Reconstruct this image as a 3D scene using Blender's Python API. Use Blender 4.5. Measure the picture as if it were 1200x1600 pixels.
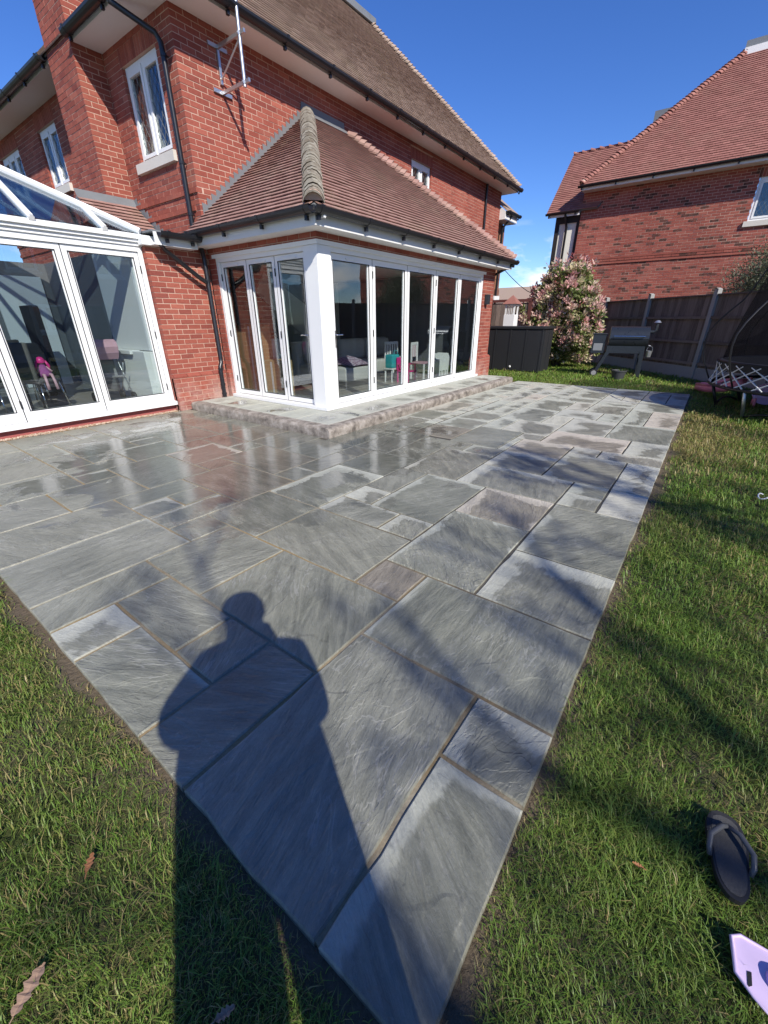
import bpy, bmesh, math, random
import numpy as np
from mathutils import Vector, Matrix

for o in list(bpy.data.objects):
    bpy.data.objects.remove(o, do_unlink=True)
SC = bpy.context.scene
COL = SC.collection
random.seed(7)
RNG = np.random.default_rng(11)

# ------------------------------------------------------------------ camera
# World frame: X runs along the garden doors, Y runs towards the house, Z up (metres).
YAW, PITCH, ROLL, FPX, CAMH = 0.644399939, 0.441325249, -0.004926116, 634.791, 1.40
fw = Vector((math.cos(YAW) * math.cos(PITCH), math.sin(YAW) * math.cos(PITCH), -math.sin(PITCH)))
r0 = Vector((math.sin(YAW), -math.cos(YAW), 0.0))
u0 = r0.cross(fw)
rt = r0 * math.cos(ROLL) + u0 * math.sin(ROLL)
up = u0 * math.cos(ROLL) - r0 * math.sin(ROLL)
cam_d = bpy.data.cameras.new('camera')
cam = bpy.data.objects.new('camera', cam_d)
COL.objects.link(cam)
cam_d.sensor_fit = 'HORIZONTAL'
cam_d.sensor_width = 36.0
cam_d.lens = 36.0 * FPX / 1200.0
cam_d.clip_start = 0.01
cam_d.clip_end = 2000.0
cam.matrix_world = Matrix(((rt.x, up.x, -fw.x, 0.0), (rt.y, up.y, -fw.y, 0.0), (rt.z, up.z, -fw.z, CAMH), (0, 0, 0, 1)))
SC.camera = cam

def proj(p):
    v = Vector(p) - Vector((0, 0, CAMH))
    d = v.dot(fw)
    if d < 0.05:
        return None
    return (600 + FPX * v.dot(rt) / d, 800 - FPX * v.dot(up) / d, d)

def ground(px, py, z=0.0):
    d = fw * FPX + rt * (px - 600) - up * (py - 800)
    t = (z - CAMH) / d.z
    return Vector((0, 0, CAMH)) + d * t

# ------------------------------------------------------------------ sky, sun, exposure
SUN_EL, SUN_AZ = math.radians(37.5), math.radians(61.0)      # azimuth the light travels towards
sun_dir = Vector((math.cos(SUN_EL) * math.cos(SUN_AZ), math.cos(SUN_EL) * math.sin(SUN_AZ), -math.sin(SUN_EL)))
world = bpy.data.worlds.new('World')
SC.world = world
world.use_nodes = True
wn = world.node_tree
wn.nodes.clear()
w_out = wn.nodes.new('ShaderNodeOutputWorld')
w_bg = wn.nodes.new('ShaderNodeBackground')
w_sky = wn.nodes.new('ShaderNodeTexSky')
w_sky.sky_type = 'NISHITA'
w_sky.sun_disc = False
w_sky.sun_elevation = SUN_EL
w_sky.sun_rotation = math.atan2(-sun_dir.x, -sun_dir.y)
w_sky.air_density = 0.9
w_sky.dust_density = 0.0
w_sky.ozone_density = 6.0
w_sky.altitude = 50.0
w_bg.inputs['Strength'].default_value = 0.12
# a band of small fair-weather clouds low over the horizon
w_tc = wn.nodes.new('ShaderNodeTexCoord')
w_sep = wn.nodes.new('ShaderNodeSeparateXYZ')
w_noise = wn.nodes.new('ShaderNodeTexNoise')
w_noise.inputs['Scale'].default_value = 7.0
w_noise.inputs['Detail'].default_value = 6.0
w_noise.inputs['Roughness'].default_value = 0.55
w_map = wn.nodes.new('ShaderNodeMapping')
w_map.inputs['Scale'].default_value = (1.0, 1.0, 2.6)
w_ramp = wn.nodes.new('ShaderNodeValToRGB')
w_ramp.color_ramp.elements[0].position = 0.50
w_ramp.color_ramp.elements[1].position = 0.68
w_band = wn.nodes.new('ShaderNodeMapRange')
w_band.interpolation_type = 'SMOOTHSTEP'
w_band.inputs['From Min'].default_value = 0.20
w_band.inputs['From Max'].default_value = 0.09
w_mul = wn.nodes.new('ShaderNodeMath'); w_mul.operation = 'MULTIPLY'
w_mix = wn.nodes.new('ShaderNodeMixRGB')
w_mix.inputs['Color2'].default_value = (8.0, 8.0, 8.2, 1)
L = wn.links.new
L(w_tc.outputs['Generated'], w_sep.inputs[0])
L(w_tc.outputs['Generated'], w_map.inputs[0])
L(w_map.outputs[0], w_noise.inputs['Vector'])
L(w_noise.outputs['Fac'], w_ramp.inputs[0])
L(w_sep.outputs['Z'], w_band.inputs['Value'])
L(w_ramp.outputs[0], w_mul.inputs[0])
L(w_band.outputs[0], w_mul.inputs[1])
L(w_mul.outputs[0], w_mix.inputs['Fac'])
w_gam = wn.nodes.new('ShaderNodeHueSaturation')
w_gam.inputs['Hue'].default_value = 0.514
w_gam.inputs['Saturation'].default_value = 1.17
L(w_sky.outputs[0], w_gam.inputs['Color'])
L(w_gam.outputs[0], w_mix.inputs['Color1'])
L(w_mix.outputs[0], w_bg.inputs['Color'])
L(w_bg.outputs[0], w_out.inputs['Surface'])

sun_l = bpy.data.lights.new('sun', 'SUN')
sun_l.energy = 4.3
sun_l.angle = math.radians(0.55)
sun_l.color = (1.0, 0.95, 0.86)
sun_o = bpy.data.objects.new('sun', sun_l)
COL.objects.link(sun_o)
sun_o.rotation_euler = sun_dir.to_track_quat('-Z', 'Y').to_euler()
sun_o.location = (-10, -16, 15)

SC.render.engine = 'CYCLES'
SC.view_settings.view_transform = 'Standard'
SC.view_settings.look = 'None'
SC.view_settings.exposure = 0.5
SC.view_settings.gamma = 1.0
SC.view_settings.use_curve_mapping = False
SC.cycles.max_bounces = 8
SC.cycles.transparent_max_bounces = 16

# ------------------------------------------------------------------ object helpers
WL = {}           # world location of every parent made here

def finish(o, parent, kind=None):
    COL.objects.link(o)
    if parent is not None:
        o.parent = parent
    if kind:
        o['kind'] = kind

def tag(o, label=None, cat=None, group=None, kind=None):
    if label: o['label'] = label
    if cat: o['category'] = cat
    if group: o['group'] = group
    if kind: o['kind'] = kind
    return o

def empty(name, loc=(0, 0, 0), rz=0.0, label=None, cat=None, group=None, parent=None):
    o = bpy.data.objects.new(name, None)
    o.empty_display_size = 0.1
    o.location = loc
    o.rotation_euler = (0, 0, rz)
    COL.objects.link(o)
    if parent is not None: o.parent = parent
    WL[o.name] = Vector(loc) + (WL.get(parent.name, Vector()) if parent is not None else Vector())
    return tag(o, label, cat, group)

def mesh_from(name, verts, faces, mat=None, smooth=False, tint=None):
    me = bpy.data.meshes.new(name)
    me.from_pydata([tuple(v) for v in verts], [], faces)
    if mat is not None: me.materials.append(mat)
    if smooth: me.shade_smooth()
    if tint is not None:
        at = me.attributes.new('tint', 'FLOAT', 'FACE')
        at.data.foreach_set('value', np.asarray(tint, dtype=np.float32))
    me.update()
    return me

class MB:
    """collects shapes in world (or local) coordinates and links them as one mesh object"""
    def __init__(s):
        s.v, s.f, s.t = [], [], []
        s.tv = 0.0
    def add(s, verts, faces):
        k = len(s.v)
        s.v.extend([Vector(p) for p in verts])
        s.f.extend([tuple(i + k for i in f) for f in faces])
        s.t.extend([s.tv] * len(faces))
        return s
    def box(s, a, b, M=None):
        x0, y0, z0 = a; x1, y1, z1 = b
        p = [Vector(q) for q in ((x0, y0, z0), (x1, y0, z0), (x1, y1, z0), (x0, y1, z0), (x0, y0, z1), (x1, y0, z1), (x1, y1, z1), (x0, y1, z1))]
        if M is not None: p = [M @ q for q in p]
        return s.add(p, [(0, 3, 2, 1), (4, 5, 6, 7), (0, 1, 5, 4), (1, 2, 6, 5), (2, 3, 7, 6), (3, 0, 4, 7)])
    def bbox(s, a, b, c=0.01, M=None):
        """box with chamfered edges"""
        bm = bmesh.new()
        bmesh.ops.create_cube(bm, size=1.0)
        for v in bm.verts:
            v.co = Vector([a[i] + (v.co[i] + .5) * (b[i] - a[i]) for i in range(3)])
        bmesh.ops.bevel(bm, geom=list(bm.edges), offset=c, segments=2, affect='EDGES', profile=0.6)
        bm.verts.index_update()
        vs = [v.co.copy() for v in bm.verts]
        if M is not None: vs = [M @ q for q in vs]
        fs = [tuple(v.index for v in f.verts) for f in bm.faces]
        bm.free()
        return s.add(vs, fs)
    def tube(s, pts, r, n=8, cap=True, closed=False):
        pts = [Vector(p) for p in pts]
        rs = r if isinstance(r, (list, tuple)) else [r] * len(pts)
        k = len(s.v); m = len(pts)
        ref = None
        for i, p in enumerate(pts):
            if closed: t = pts[(i + 1) % m] - pts[i - 1]
            else: t = pts[min(i + 1, m - 1)] - pts[max(i - 1, 0)]
            t.normalize()
            if ref is None:
                ref = Vector((0, 0, 1)) if abs(t.z) < 0.9 else Vector((1, 0, 0))
            x = t.cross(ref)
            if x.length < 1e-5: x = t.cross(Vector((0.3, 1, 0.2)))
            x.normalize(); y = x.cross(t).normalized()
            ref = y
            for j in range(n):
                a = 2 * math.pi * j / n
                s.v.append(p + (x * math.cos(a) + y * math.sin(a)) * rs[i])
        segs = m if closed else m - 1
        for i in range(segs):
            for j in range(n):
                a = k + i * n + j; b = k + i * n + (j + 1) % n
                c = k + ((i + 1) % m) * n + (j + 1) % n; d = k + ((i + 1) % m) * n + j
                s.f.append((a, d, c, b)); s.t.append(s.tv)
        if cap and not closed:
            s.f.append(tuple(k + j for j in range(n))); s.t.append(s.tv)
            s.f.append(tuple(k + (m - 1) * n + j for j in reversed(range(n)))); s.t.append(s.tv)
        return s
    def lathe(s, prof, c=(0, 0, 0), n=20, M=None, arc=None):
        k = len(s.v); m = len(prof)
        for r, z in prof:
            for j in range(n):
                a = 2 * math.pi * j / n
                p = Vector((r * math.cos(a), r * math.sin(a), z))
                if M is not None: p = M @ p
                s.v.append(p + Vector(c))
        for i in range(m - 1):
            for j in range(n):
                s.f.append((k + i * n + j, k + i * n + (j + 1) % n, k + (i + 1) * n + (j + 1) % n, k + (i + 1) * n + j)); s.t.append(s.tv)
        return s
    def prism(s, poly, ext, M=None):
        """poly: list of 3-D points (planar), ext: extrusion vector"""
        n = len(poly); e = Vector(ext)
        p = [Vector(q) for q in poly]; q = [x + e for x in p]
        allp = p + q
        if M is not None: allp = [M @ x for x in allp]
        return s.add(allp, [tuple(range(n))[::-1], tuple(range(n, 2 * n))] + [(i, (i + 1) % n, n + (i + 1) % n, n + i) for i in range(n)])
    def build(s, name, mat, parent=None, smooth=False, local=False, kind=None, tint=False, sharp=None):
        off = Vector()
        if parent is not None and not local:
            off = WL.get(parent.name, Vector())
        me = mesh_from(name, [v - off for v in s.v], s.f, mat, smooth, s.t if tint else None)
        bm = bmesh.new(); bm.from_mesh(me)
        bmesh.ops.recalc_face_normals(bm, faces=list(bm.faces))
        bm.to_mesh(me); bm.free()
        if smooth and sharp: 
            try: me.set_sharp_from_angle(angle=math.radians(sharp))
            except Exception: pass
        o = bpy.data.objects.new(name, me)
        finish(o, parent, kind)
        WL[o.name] = WL.get(parent.name, Vector()) if parent is not None else Vector()
        return o

def single(name, mb, mat, label, cat, group=None, smooth=False, loc=None, kind=None, sharp=None):
    """a thing that is one mesh, origin at its base"""
    if loc is None:
        zs = [v.z for v in mb.v]; n = len(mb.v)
        loc = Vector((sum(v.x for v in mb.v) / n, sum(v.y for v in mb.v) / n, min(zs)))
    loc = Vector(loc)
    mb.v = [v - loc for v in mb.v]
    o = mb.build(name, mat, None, smooth, sharp=sharp)
    o.location = loc
    WL[o.name] = loc
    return tag(o, label, cat, group, kind)

# ------------------------------------------------------------------ material helpers
class NT:
    def __init__(s, name):
        s.m = bpy.data.materials.new(name)
        s.m.use_nodes = True
        s.t = s.m.node_tree
        s.t.nodes.clear()
        s.out = s.t.nodes.new('ShaderNodeOutputMaterial')
    def n(s, typ, inp=None, **kw):
        nd = s.t.nodes.new('ShaderNode' + typ)
        for k, v in kw.items(): setattr(nd, k, v)
        for k, v in (inp or {}).items():
            sock = nd.inputs[k]
            if isinstance(v, bpy.types.NodeSocket): s.t.links.new(v, sock)
            elif isinstance(v, bpy.types.Node): s.t.links.new(v.outputs[0], sock)
            elif isinstance(v, (tuple, list)) and sock.type == 'RGBA' and len(v) == 3: sock.default_value = (*v, 1)
            else: sock.default_value = v
        return nd
    def math(s, op, a, b=0.0, c=None, clamp=False):
        d = {0: a, 1: b}
        if c is not None: d[2] = c
        return s.n('Math', d, operation=op, use_clamp=clamp)
    def mix(s, f, a, b, blend='MIX'):
        return s.n('MixRGB', {'Fac': f, 'Color1': a, 'Color2': b}, blend_type=blend)
    def ramp(s, f, stops):
        r = s.n('ValToRGB', {0: f})
        cr = r.color_ramp
        while len(cr.elements) < len(stops): cr.elements.new(0.5)
        for e, (p, c) in zip(cr.elements, stops):
            e.position = p
            e.color = (*c, 1) if isinstance(c, (tuple, list)) else (c, c, c, 1)
        return r
    def sstep(s, v, lo, hi):
        return s.n('MapRange', {'Value': v, 'From Min': lo, 'From Max': hi}, interpolation_type='SMOOTHSTEP')
    def noise(s, scale, detail=4.0, rough=0.55, vec=None, dist=0.0):
        d = {'Scale': scale, 'Detail': detail, 'Roughness': rough, 'Distortion': dist}
        if vec is not None: d['Vector'] = vec
        return s.n('TexNoise', d)
    def pos(s):
        return s.n('NewGeometry').outputs['Position']
    def obco(s):
        return s.n('TexCoord').outputs['Object']
    def bump(s, h, strength=0.3, dist=0.01):
        return s.n('Bump', {'Height': h, 'Strength': strength, 'Distance': dist})
    def pbr(s, col, rough=0.6, bump=None, metal=0.0, spec=0.5, **extra):
        d = {'Base Color': col, 'Roughness': rough, 'Metallic': metal, 'Specular IOR Level': spec}
        if bump is not None: d['Normal'] = bump
        d.update(extra)
        b = s.n('BsdfPrincipled', d)
        s.t.links.new(b.outputs[0], s.out.inputs['Surface'])
        return s.m

def plain(name, col, rough=0.5, metal=0.0, var=0.12, scale=14.0, bump=0.0, spec=0.5):
    """painted / plastic / metal surface with slight unevenness of colour and gloss"""
    t = NT(name)
    p = t.obco()
    nz = t.noise(scale, 5, 0.6, p)
    nz2 = t.noise(scale * 0.17, 3, 0.5, p)
    f = t.math('ADD', t.math('MULTIPLY', nz, var), t.math('MULTIPLY', nz2, var))
    c = t.mix(1.0, col, t.ramp(t.math('ADD', f, 1.0 - var), [(0.0, 0.0), (1.0, 1.0)]), 'MULTIPLY')
    r = t.math('ADD', t.math('MULTIPLY', nz, 0.2), rough - 0.1)
    b = t.bump(t.noise(scale * 4, 4, 0.6, p), bump, 0.004) if bump else None
    return t.pbr(c, r, b, metal, spec)

def var_value(t, mult=1.0):
    """a per-piece random value: face attribute plus per-object random"""
    at = t.n('Attribute', attribute_name='tint').outputs['Fac']
    oi = t.n('ObjectInfo').outputs['Random']
    return t.math('FRACT', t.math('ADD', at, oi))

def brick_material(name, cols, dark=None, dark_share=0.0):
    t = NT(name)
    v = var_value(t)
    p = t.pos()
    stops = [(i / (len(cols) - 1), c) for i, c in enumerate(cols)]
    c = t.ramp(v, stops)
    nz = t.noise(28, 5, 0.65, p)
    c = t.mix(0.5, c, t.ramp(nz, [(0.25, 0.45), (0.75, 1.35 if False else 1.0)]), 'MULTIPLY')
    if dark:
        v2 = t.math('FRACT', t.math('MULTIPLY', v, 37.31))
        d = t.math('LESS_THAN', v2, dark_share)
        dn = t.math('MULTIPLY', d, t.ramp(t.noise(9, 3, 0.5, p), [(0.35, 0.45), (0.6, 0.95)]))
        c = t.mix(dn, c, dark)
    # pale lime bloom and grime in patches
    bl = t.ramp(t.noise(1.3, 4, 0.6, p), [(0.55, 0.0), (0.8, 0.28)])
    c = t.mix(bl, c, (0.42, 0.26, 0.20))
    bat = t.ramp(t.noise(0.55, 3, 0.5, p), [(0.35, 0.80), (0.65, 1.0)])
    c = t.mix(1.0, c, bat, 'MULTIPLY')
    zz = t.n('SeparateXYZ', {0: p}).outputs[2]
    salt = t.math('MULTIPLY', t.sstep(zz, 0.62, 0.05).outputs[0], t.ramp(t.noise(3.2, 5, 0.65, p), [(0.38, 0.0), (0.6, 0.62)]))
    c = t.mix(salt, c, (0.55, 0.42, 0.37))
    b = t.bump(t.noise(120, 4, 0.7, p), 0.35, 0.004)
    return t.pbr(c, 0.88, b, spec=0.25)

def tile_material(name, cols, lichen=(0.33, 0.30, 0.20), lich=0.25, scale=2.0):
    t = NT(name)
    v = var_value(t)
    p = t.pos()
    c = t.ramp(v, [(i / (len(cols) - 1), q) for i, q in enumerate(cols)])
    c = t.mix(0.5, c, t.ramp(t.noise(40, 5, 0.7, p), [(0.3, 0.5), (0.75, 1.0)]), 'MULTIPLY')
    l = t.ramp(t.noise(scale, 5, 0.65, p), [(0.48, 0.0), (0.75, lich)])
    c = t.mix(l, c, lichen)
    return t.pbr(c, 0.9, t.bump(t.noise(160, 3, 0.6, p), 0.3, 0.003), spec=0.2)

M = {}
M['brick'] = brick_material('red brick', [(0.32, 0.084, 0.060), (0.42, 0.120, 0.084), (0.36, 0.098, 0.070), (0.48, 0.150, 0.104), (0.29, 0.076, 0.058)])
M['brick_b'] = brick_material('red multi brick', [(0.34, 0.095, 0.070), (0.42, 0.125, 0.092), (0.37, 0.108, 0.08), (0.46, 0.15, 0.11)], (0.075, 0.045, 0.035), 0.16)
def mortar_material():
    t = NT('lime mortar')
    p = t.pos()
    c = t.mix(t.noise(6, 5, 0.6, p), (0.44, 0.28, 0.21), (0.62, 0.45, 0.36))
    return t.pbr(c, 0.95, t.bump(t.noise(180, 3, 0.7, p), 0.4, 0.003), spec=0.1)
M['mortar'] = mortar_material()
M['tile'] = tile_material('clay roof tile', [(0.32, 0.182, 0.152), (0.41, 0.24, 0.20), (0.355, 0.205, 0.172), (0.46, 0.28, 0.235)], lich=0.30)
M['tile_old'] = tile_material('weathered roof tile', [(0.34, 0.25, 0.195), (0.42, 0.31, 0.245), (0.37, 0.27, 0.215), (0.47, 0.355, 0.285)], (0.36, 0.31, 0.20), 0.25, 1.2)
M['tile_red'] = tile_material('red roof tile', [(0.30, 0.13, 0.105), (0.37, 0.165, 0.135), (0.33, 0.145, 0.118), (0.42, 0.19, 0.155)], lich=0.12)
M['hip'] = tile_material('mossy hip tile', [(0.24, 0.19, 0.15), (0.44, 0.40, 0.33), (0.31, 0.26, 0.21), (0.50, 0.46, 0.39)], (0.62, 0.59, 0.52), 0.85, 11.0)
M['white'] = plain('white plastic', (0.80, 0.80, 0.79), 0.32, var=0.05)
M['white_paint'] = plain('white painted board', (0.76, 0.75, 0.73), 0.5, var=0.10, scale=3.0)
M['soffit'] = plain('soffit board', (0.80, 0.78, 0.75), 0.6, var=0.10, scale=2.0)
M['black_pl'] = plain('black gutter plastic', (0.014, 0.014, 0.017), 0.33, var=0.3)
M['lead'] = plain('lead flashing', (0.17, 0.18, 0.19), 0.55, var=0.45, scale=6.0, bump=0.2)
M['steel'] = plain('galvanised steel', (0.55, 0.56, 0.57), 0.38, 0.85, var=0.3, scale=20)
M['chrome'] = plain('polished steel', (0.7, 0.7, 0.7), 0.15, 1.0, var=0.05)
M['sill'] = plain('stone sill', (0.62, 0.58, 0.52), 0.8, var=0.2, scale=8, bump=0.3)
M['render'] = plain('cream render', (0.78, 0.74, 0.64), 0.85, var=0.1, scale=4)
M['timber_blk'] = plain('black stained timber', (0.018, 0.016, 0.015), 0.7, var=0.4, scale=12, bump=0.3)
M['rubber'] = plain('black rubber', (0.012, 0.012, 0.014), 0.62, var=0.4, scale=40)
M['dark_metal'] = plain('powder coated metal', (0.035, 0.040, 0.048), 0.42, 0.3, var=0.25)

def glass_material(name, tint=(0.86, 0.90, 0.90), ior=1.52, gain=1.9):
    t = NT(name)
    lw = t.n('LayerWeight', {'Blend': 0.5}).outputs['Facing']          # 1 - |cos|, same from both sides
    f = t.math('MULTIPLY_ADD', t.math('POWER', lw, 4.0), 0.85, 0.045 * gain, clamp=True)
    nz = t.bump(t.noise(1.6, 2, 0.4, t.pos()), 0.05, 0.02)
    gl = t.n('BsdfGlossy', {'Roughness': 0.0, 'Color': (0.95, 0.97, 1.0), 'Normal': nz})
    tr = t.n('BsdfTransparent', {'Color': tint})
    mx = t.n('MixShader', {0: f, 1: tr, 2: gl})
    t.t.links.new(mx.outputs[0], t.out.inputs['Surface'])
    return t.m
M['glass'] = glass_material('window glass')
M['glass_roof'] = glass_material('roof glass', (0.62, 0.70, 0.74), 1.55, 2.6)
# ================================================================== building helpers
class Frame:
    """vertical wall plane: o = ground point, u along the wall, n outward normal"""
    def __init__(s, o, u, n):
        s.o, s.u, s.n = Vector(o), Vector(u).normalized(), Vector(n).normalized()
    def P(s, x, y, z):
        return s.o + s.u * x + s.n * y + Vector((0, 0, z))
    def box(s, mb, x0, x1, y0, y1, z0, z1):
        p = [s.P(x, y, z) for z in (z0, z1) for (x, y) in ((x0, y0), (x1, y0), (x1, y1), (x0, y1))]
        mb.add(p, [(0, 3, 2, 1), (4, 5, 6, 7), (0, 1, 5, 4), (1, 2, 6, 5), (2, 3, 7, 6), (3, 0, 4, 7)])
        return mb

BL, BH, BD, BJ = 0.215, 0.065, 0.1025, 0.010

def wall_cells(mb, fr, length, z0, z1, openings, yf, yb):
    e0, e1 = 0.007, length - 0.007            # stop short of the brick ends so no faces coincide
    xs = sorted({e0, e1, *[min(max(v, e0), e1) for o in openings for v in o[:2]]})
    zs = sorted({z0, z1, *[min(max(v, z0), z1) for o in openings for v in o[2:4]]})
    def solid(i, j):
        if i < 0 or j < 0 or i >= len(xs) - 1 or j >= len(zs) - 1: return False
        cx, cz = (xs[i] + xs[i + 1]) / 2, (zs[j] + zs[j + 1]) / 2
        return not any(o[0] < cx < o[1] and o[2] < cz < o[3] for o in openings)
    for i in range(len(xs) - 1):
        for j in range(len(zs) - 1):
            if not solid(i, j): continue
            a, b, c, d = xs[i], xs[i + 1], zs[j], zs[j + 1]
            q = lambda x, y, z: fr.P(x, y, z)
            mb.add([q(a, yf, c), q(b, yf, c), q(b, yf, d), q(a, yf, d)], [(0, 1, 2, 3)])
            mb.add([q(a, yb, c), q(b, yb, c), q(b, yb, d), q(a, yb, d)], [(0, 1, 2, 3)])
            if not solid(i - 1, j): mb.add([q(a, yf, c), q(a, yb, c), q(a, yb, d), q(a, yf, d)], [(0, 1, 2, 3)])
            if not solid(i + 1, j): mb.add([q(b, yf, c), q(b, yb, c), q(b, yb, d), q(b, yf, d)], [(0, 1, 2, 3)])
            if not solid(i, j - 1): mb.add([q(a, yf, c), q(b, yf, c), q(b, yb, c), q(a, yb, c)], [(0, 1, 2, 3)])
            if not solid(i, j + 1): mb.add([q(a, yf, d), q(b, yf, d), q(b, yb, d), q(a, yb, d)], [(0, 1, 2, 3)])

def brick_wall(owner, store, fr, length, z0, z1, openings=(), parity=0, corner0=False, corner1=False, soldiers=(), proud=(), off=0.0, rnd=random):
    """mortar body (part 'wall') plus the list of its bricks"""
    mb = MB()
    wall_cells(mb, fr, length, z0, z1, [(o[0] - 0.014, o[1] + 0.014, o[2] - 0.004, o[3] + 0.004) for o in openings], off - 0.004, off - 0.105)
    w = mb.build('wall', M['mortar'], owner)
    k0, k1 = int(math.ceil((z0 - 0.001) / 0.075)), int(math.floor((z1 + 0.001) / 0.075))
    for k in range(k0, k1):
        za = k * 0.075 + 0.005
        zb = za + BH
        zm = (za + zb) / 2
        even = (k + parity) % 2 == 0
        x = 0.0 if even else ((BD + BJ) if corner0 else -(BL + BJ) / 2)
        end = length - (0 if (not corner1 or not even) else (BD + BJ))
        gaps = sorted([(o[0], o[1]) for o in openings if o[2] < zm < o[3]] + [(s[0], s[1]) for s in soldiers if s[2] < zm < s[2] + 0.225])
        yo = off + (0.022 if k in proud else 0.0)
        while x < end - 0.02:
            segs = [(max(x, 0.0), min(x + BL, end))]
            for g0, g1 in gaps:
                ns = []
                for s0, s1 in segs:
                    if g1 <= s0 or g0 >= s1: ns.append((s0, s1)); continue
                    if g0 - s0 > 0.02: ns.append((s0, g0 - 0.004))
                    if s1 - g1 > 0.02: ns.append((g1 + 0.004, s1))
                segs = ns
            for s0, s1 in segs:
                store.append((fr, s0, s1, za, zb, yo + rnd.uniform(-0.0022, 0.0022), w))
            x += BL + BJ
    for s0, s1, z in soldiers:
        n = int(round((s1 - s0) / 0.075))
        pw = (s1 - s0) / n
        for i in range(n):
            store.append((fr, s0 + i * pw + 0.005, s0 + (i + 1) * pw - 0.005, z + 0.005, z + 0.22, off + rnd.uniform(-0.002, 0.002), w))
    return w

def make_brick_mesh(name, mat):
    mb = MB()
    mb.bbox((-BL / 2, -BD, 0), (BL / 2, 0, BH), 0.0035)
    bm_me = mesh_from(name, mb.v, mb.f, mat)
    return bm_me

def finish_bricks(owner, store, mat, top=300, x_lim=(0, 1200)):
    scored = []
    for i, (fr, x0, x1, za, zb, y, w) in enumerate(store):
        if abs(x1 - x0 - BL) > 0.002 or abs(zb - za - BH) > 0.002: continue
        a, b, c = proj(fr.P(x0, y, za)), proj(fr.P(x1, y, za)), proj(fr.P(x0, y, zb))
        if not a or not b or not c: continue
        if (fr.P(x0, y, za) - Vector((0, 0, CAMH))).dot(fr.n) > 0: continue
        if not (x_lim[0] < a[0] < x_lim[1] and 0 < a[1] < 1600): continue
        area = abs((b[0] - a[0]) * (c[1] - a[1]) - (b[1] - a[1]) * (c[0] - a[0]))
        scored.append((area, i))
    scored.sort(reverse=True)
    pick = {i for _, i in scored[:top]}
    me = make_brick_mesh('brick', mat)
    mb = MB()
    root = owner
    for i, (fr, x0, x1, za, zb, y, w) in enumerate(store):
        if i in pick:
            o = bpy.data.objects.new('brick', me)
            o.location = fr.P((x0 + x1) / 2, y, za) - WL[w.name]
            o.rotation_euler = (random.uniform(-.004, .004), random.uniform(-.006, .006), math.atan2(-fr.n.x, fr.n.y) + random.uniform(-.004, .004))
            COL.objects.link(o); o.parent = w
        else:
            mb.tv = random.random()
            fr.box(mb, x0, x1, y - BD, y, za, zb)
    if mb.v:
        mb.build('brickwork', mat, owner, kind='stuff', tint=True)

TW, TG = 0.165, 0.004

def tile_vectors(ux, s):
    n = ux.cross(s)
    if n.z < 0: n = -n
    return n.normalized()

def roof_slope(owner, store, o, ux, s, length, slen, lim, mat_sheet, gauge=0.1):
    """sheet under the tiles (part 'roof') and the list of its tiles; lim(d) -> (u0,u1) at slope distance d"""
    ux, s, o = Vector(ux).normalized(), Vector(s).normalized(), Vector(o)
    n = tile_vectors(ux, s)
    mb = MB()
    a0, a1 = lim(0.0); b0, b1 = lim(slen)
    q = [o + ux * a0, o + ux * a1, o + ux * b1 + s * slen, o + ux * b0 + s * slen]
    mb.add([p + n * 0.0 for p in q] + [p - n * 0.06 for p in q], [(0, 1, 2, 3), (7, 6, 5, 4), (0, 4, 5, 1), (1, 5, 6, 2), (2, 6, 7, 3), (3, 7, 4, 0)])
    sh = mb.build('roof', mat_sheet, owner)
    r = 0
    d = -0.03
    while d < slen - 0.05:
        u0, u1 = lim(max(d, 0) + 0.05)
        u = math.floor(u0 / (TW + TG)) * (TW + TG) + (0.5 * (TW + TG) if r % 2 else 0.0) - (TW + TG)
        while u < u1:
            x0, x1 = max(u, u0), min(u + TW, u1)
            if x1 - x0 > 0.02:
                store.append((o, ux, s, n, x0, x1, d, sh))
            u += TW + TG
        d += gauge; r += 1
    return sh

def tile_geom(mb, o, ux, s, n, x0, x1, d, jit=0.0, lo=0.036, th=0.009):
    lo, hi = lo + jit, 0.006
    a = [o + ux * x0 + s * d + n * lo, o + ux * x1 + s * d + n * lo, o + ux * x1 + s * (d + 0.14) + n * hi, o + ux * x0 + s * (d + 0.14) + n * hi]
    b = [o + ux * x0 + s * d + n * (lo - th), o + ux * x1 + s * d + n * (lo - th), o + ux * x1 + s * (d + 0.14) + n * (hi - th), o + ux * x0 + s * (d + 0.14) + n * (hi - th)]
    mb.add(a + b, [(0, 1, 2, 3), (0, 4, 5, 1), (1, 5, 6, 2), (3, 7, 4, 0)])

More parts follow.
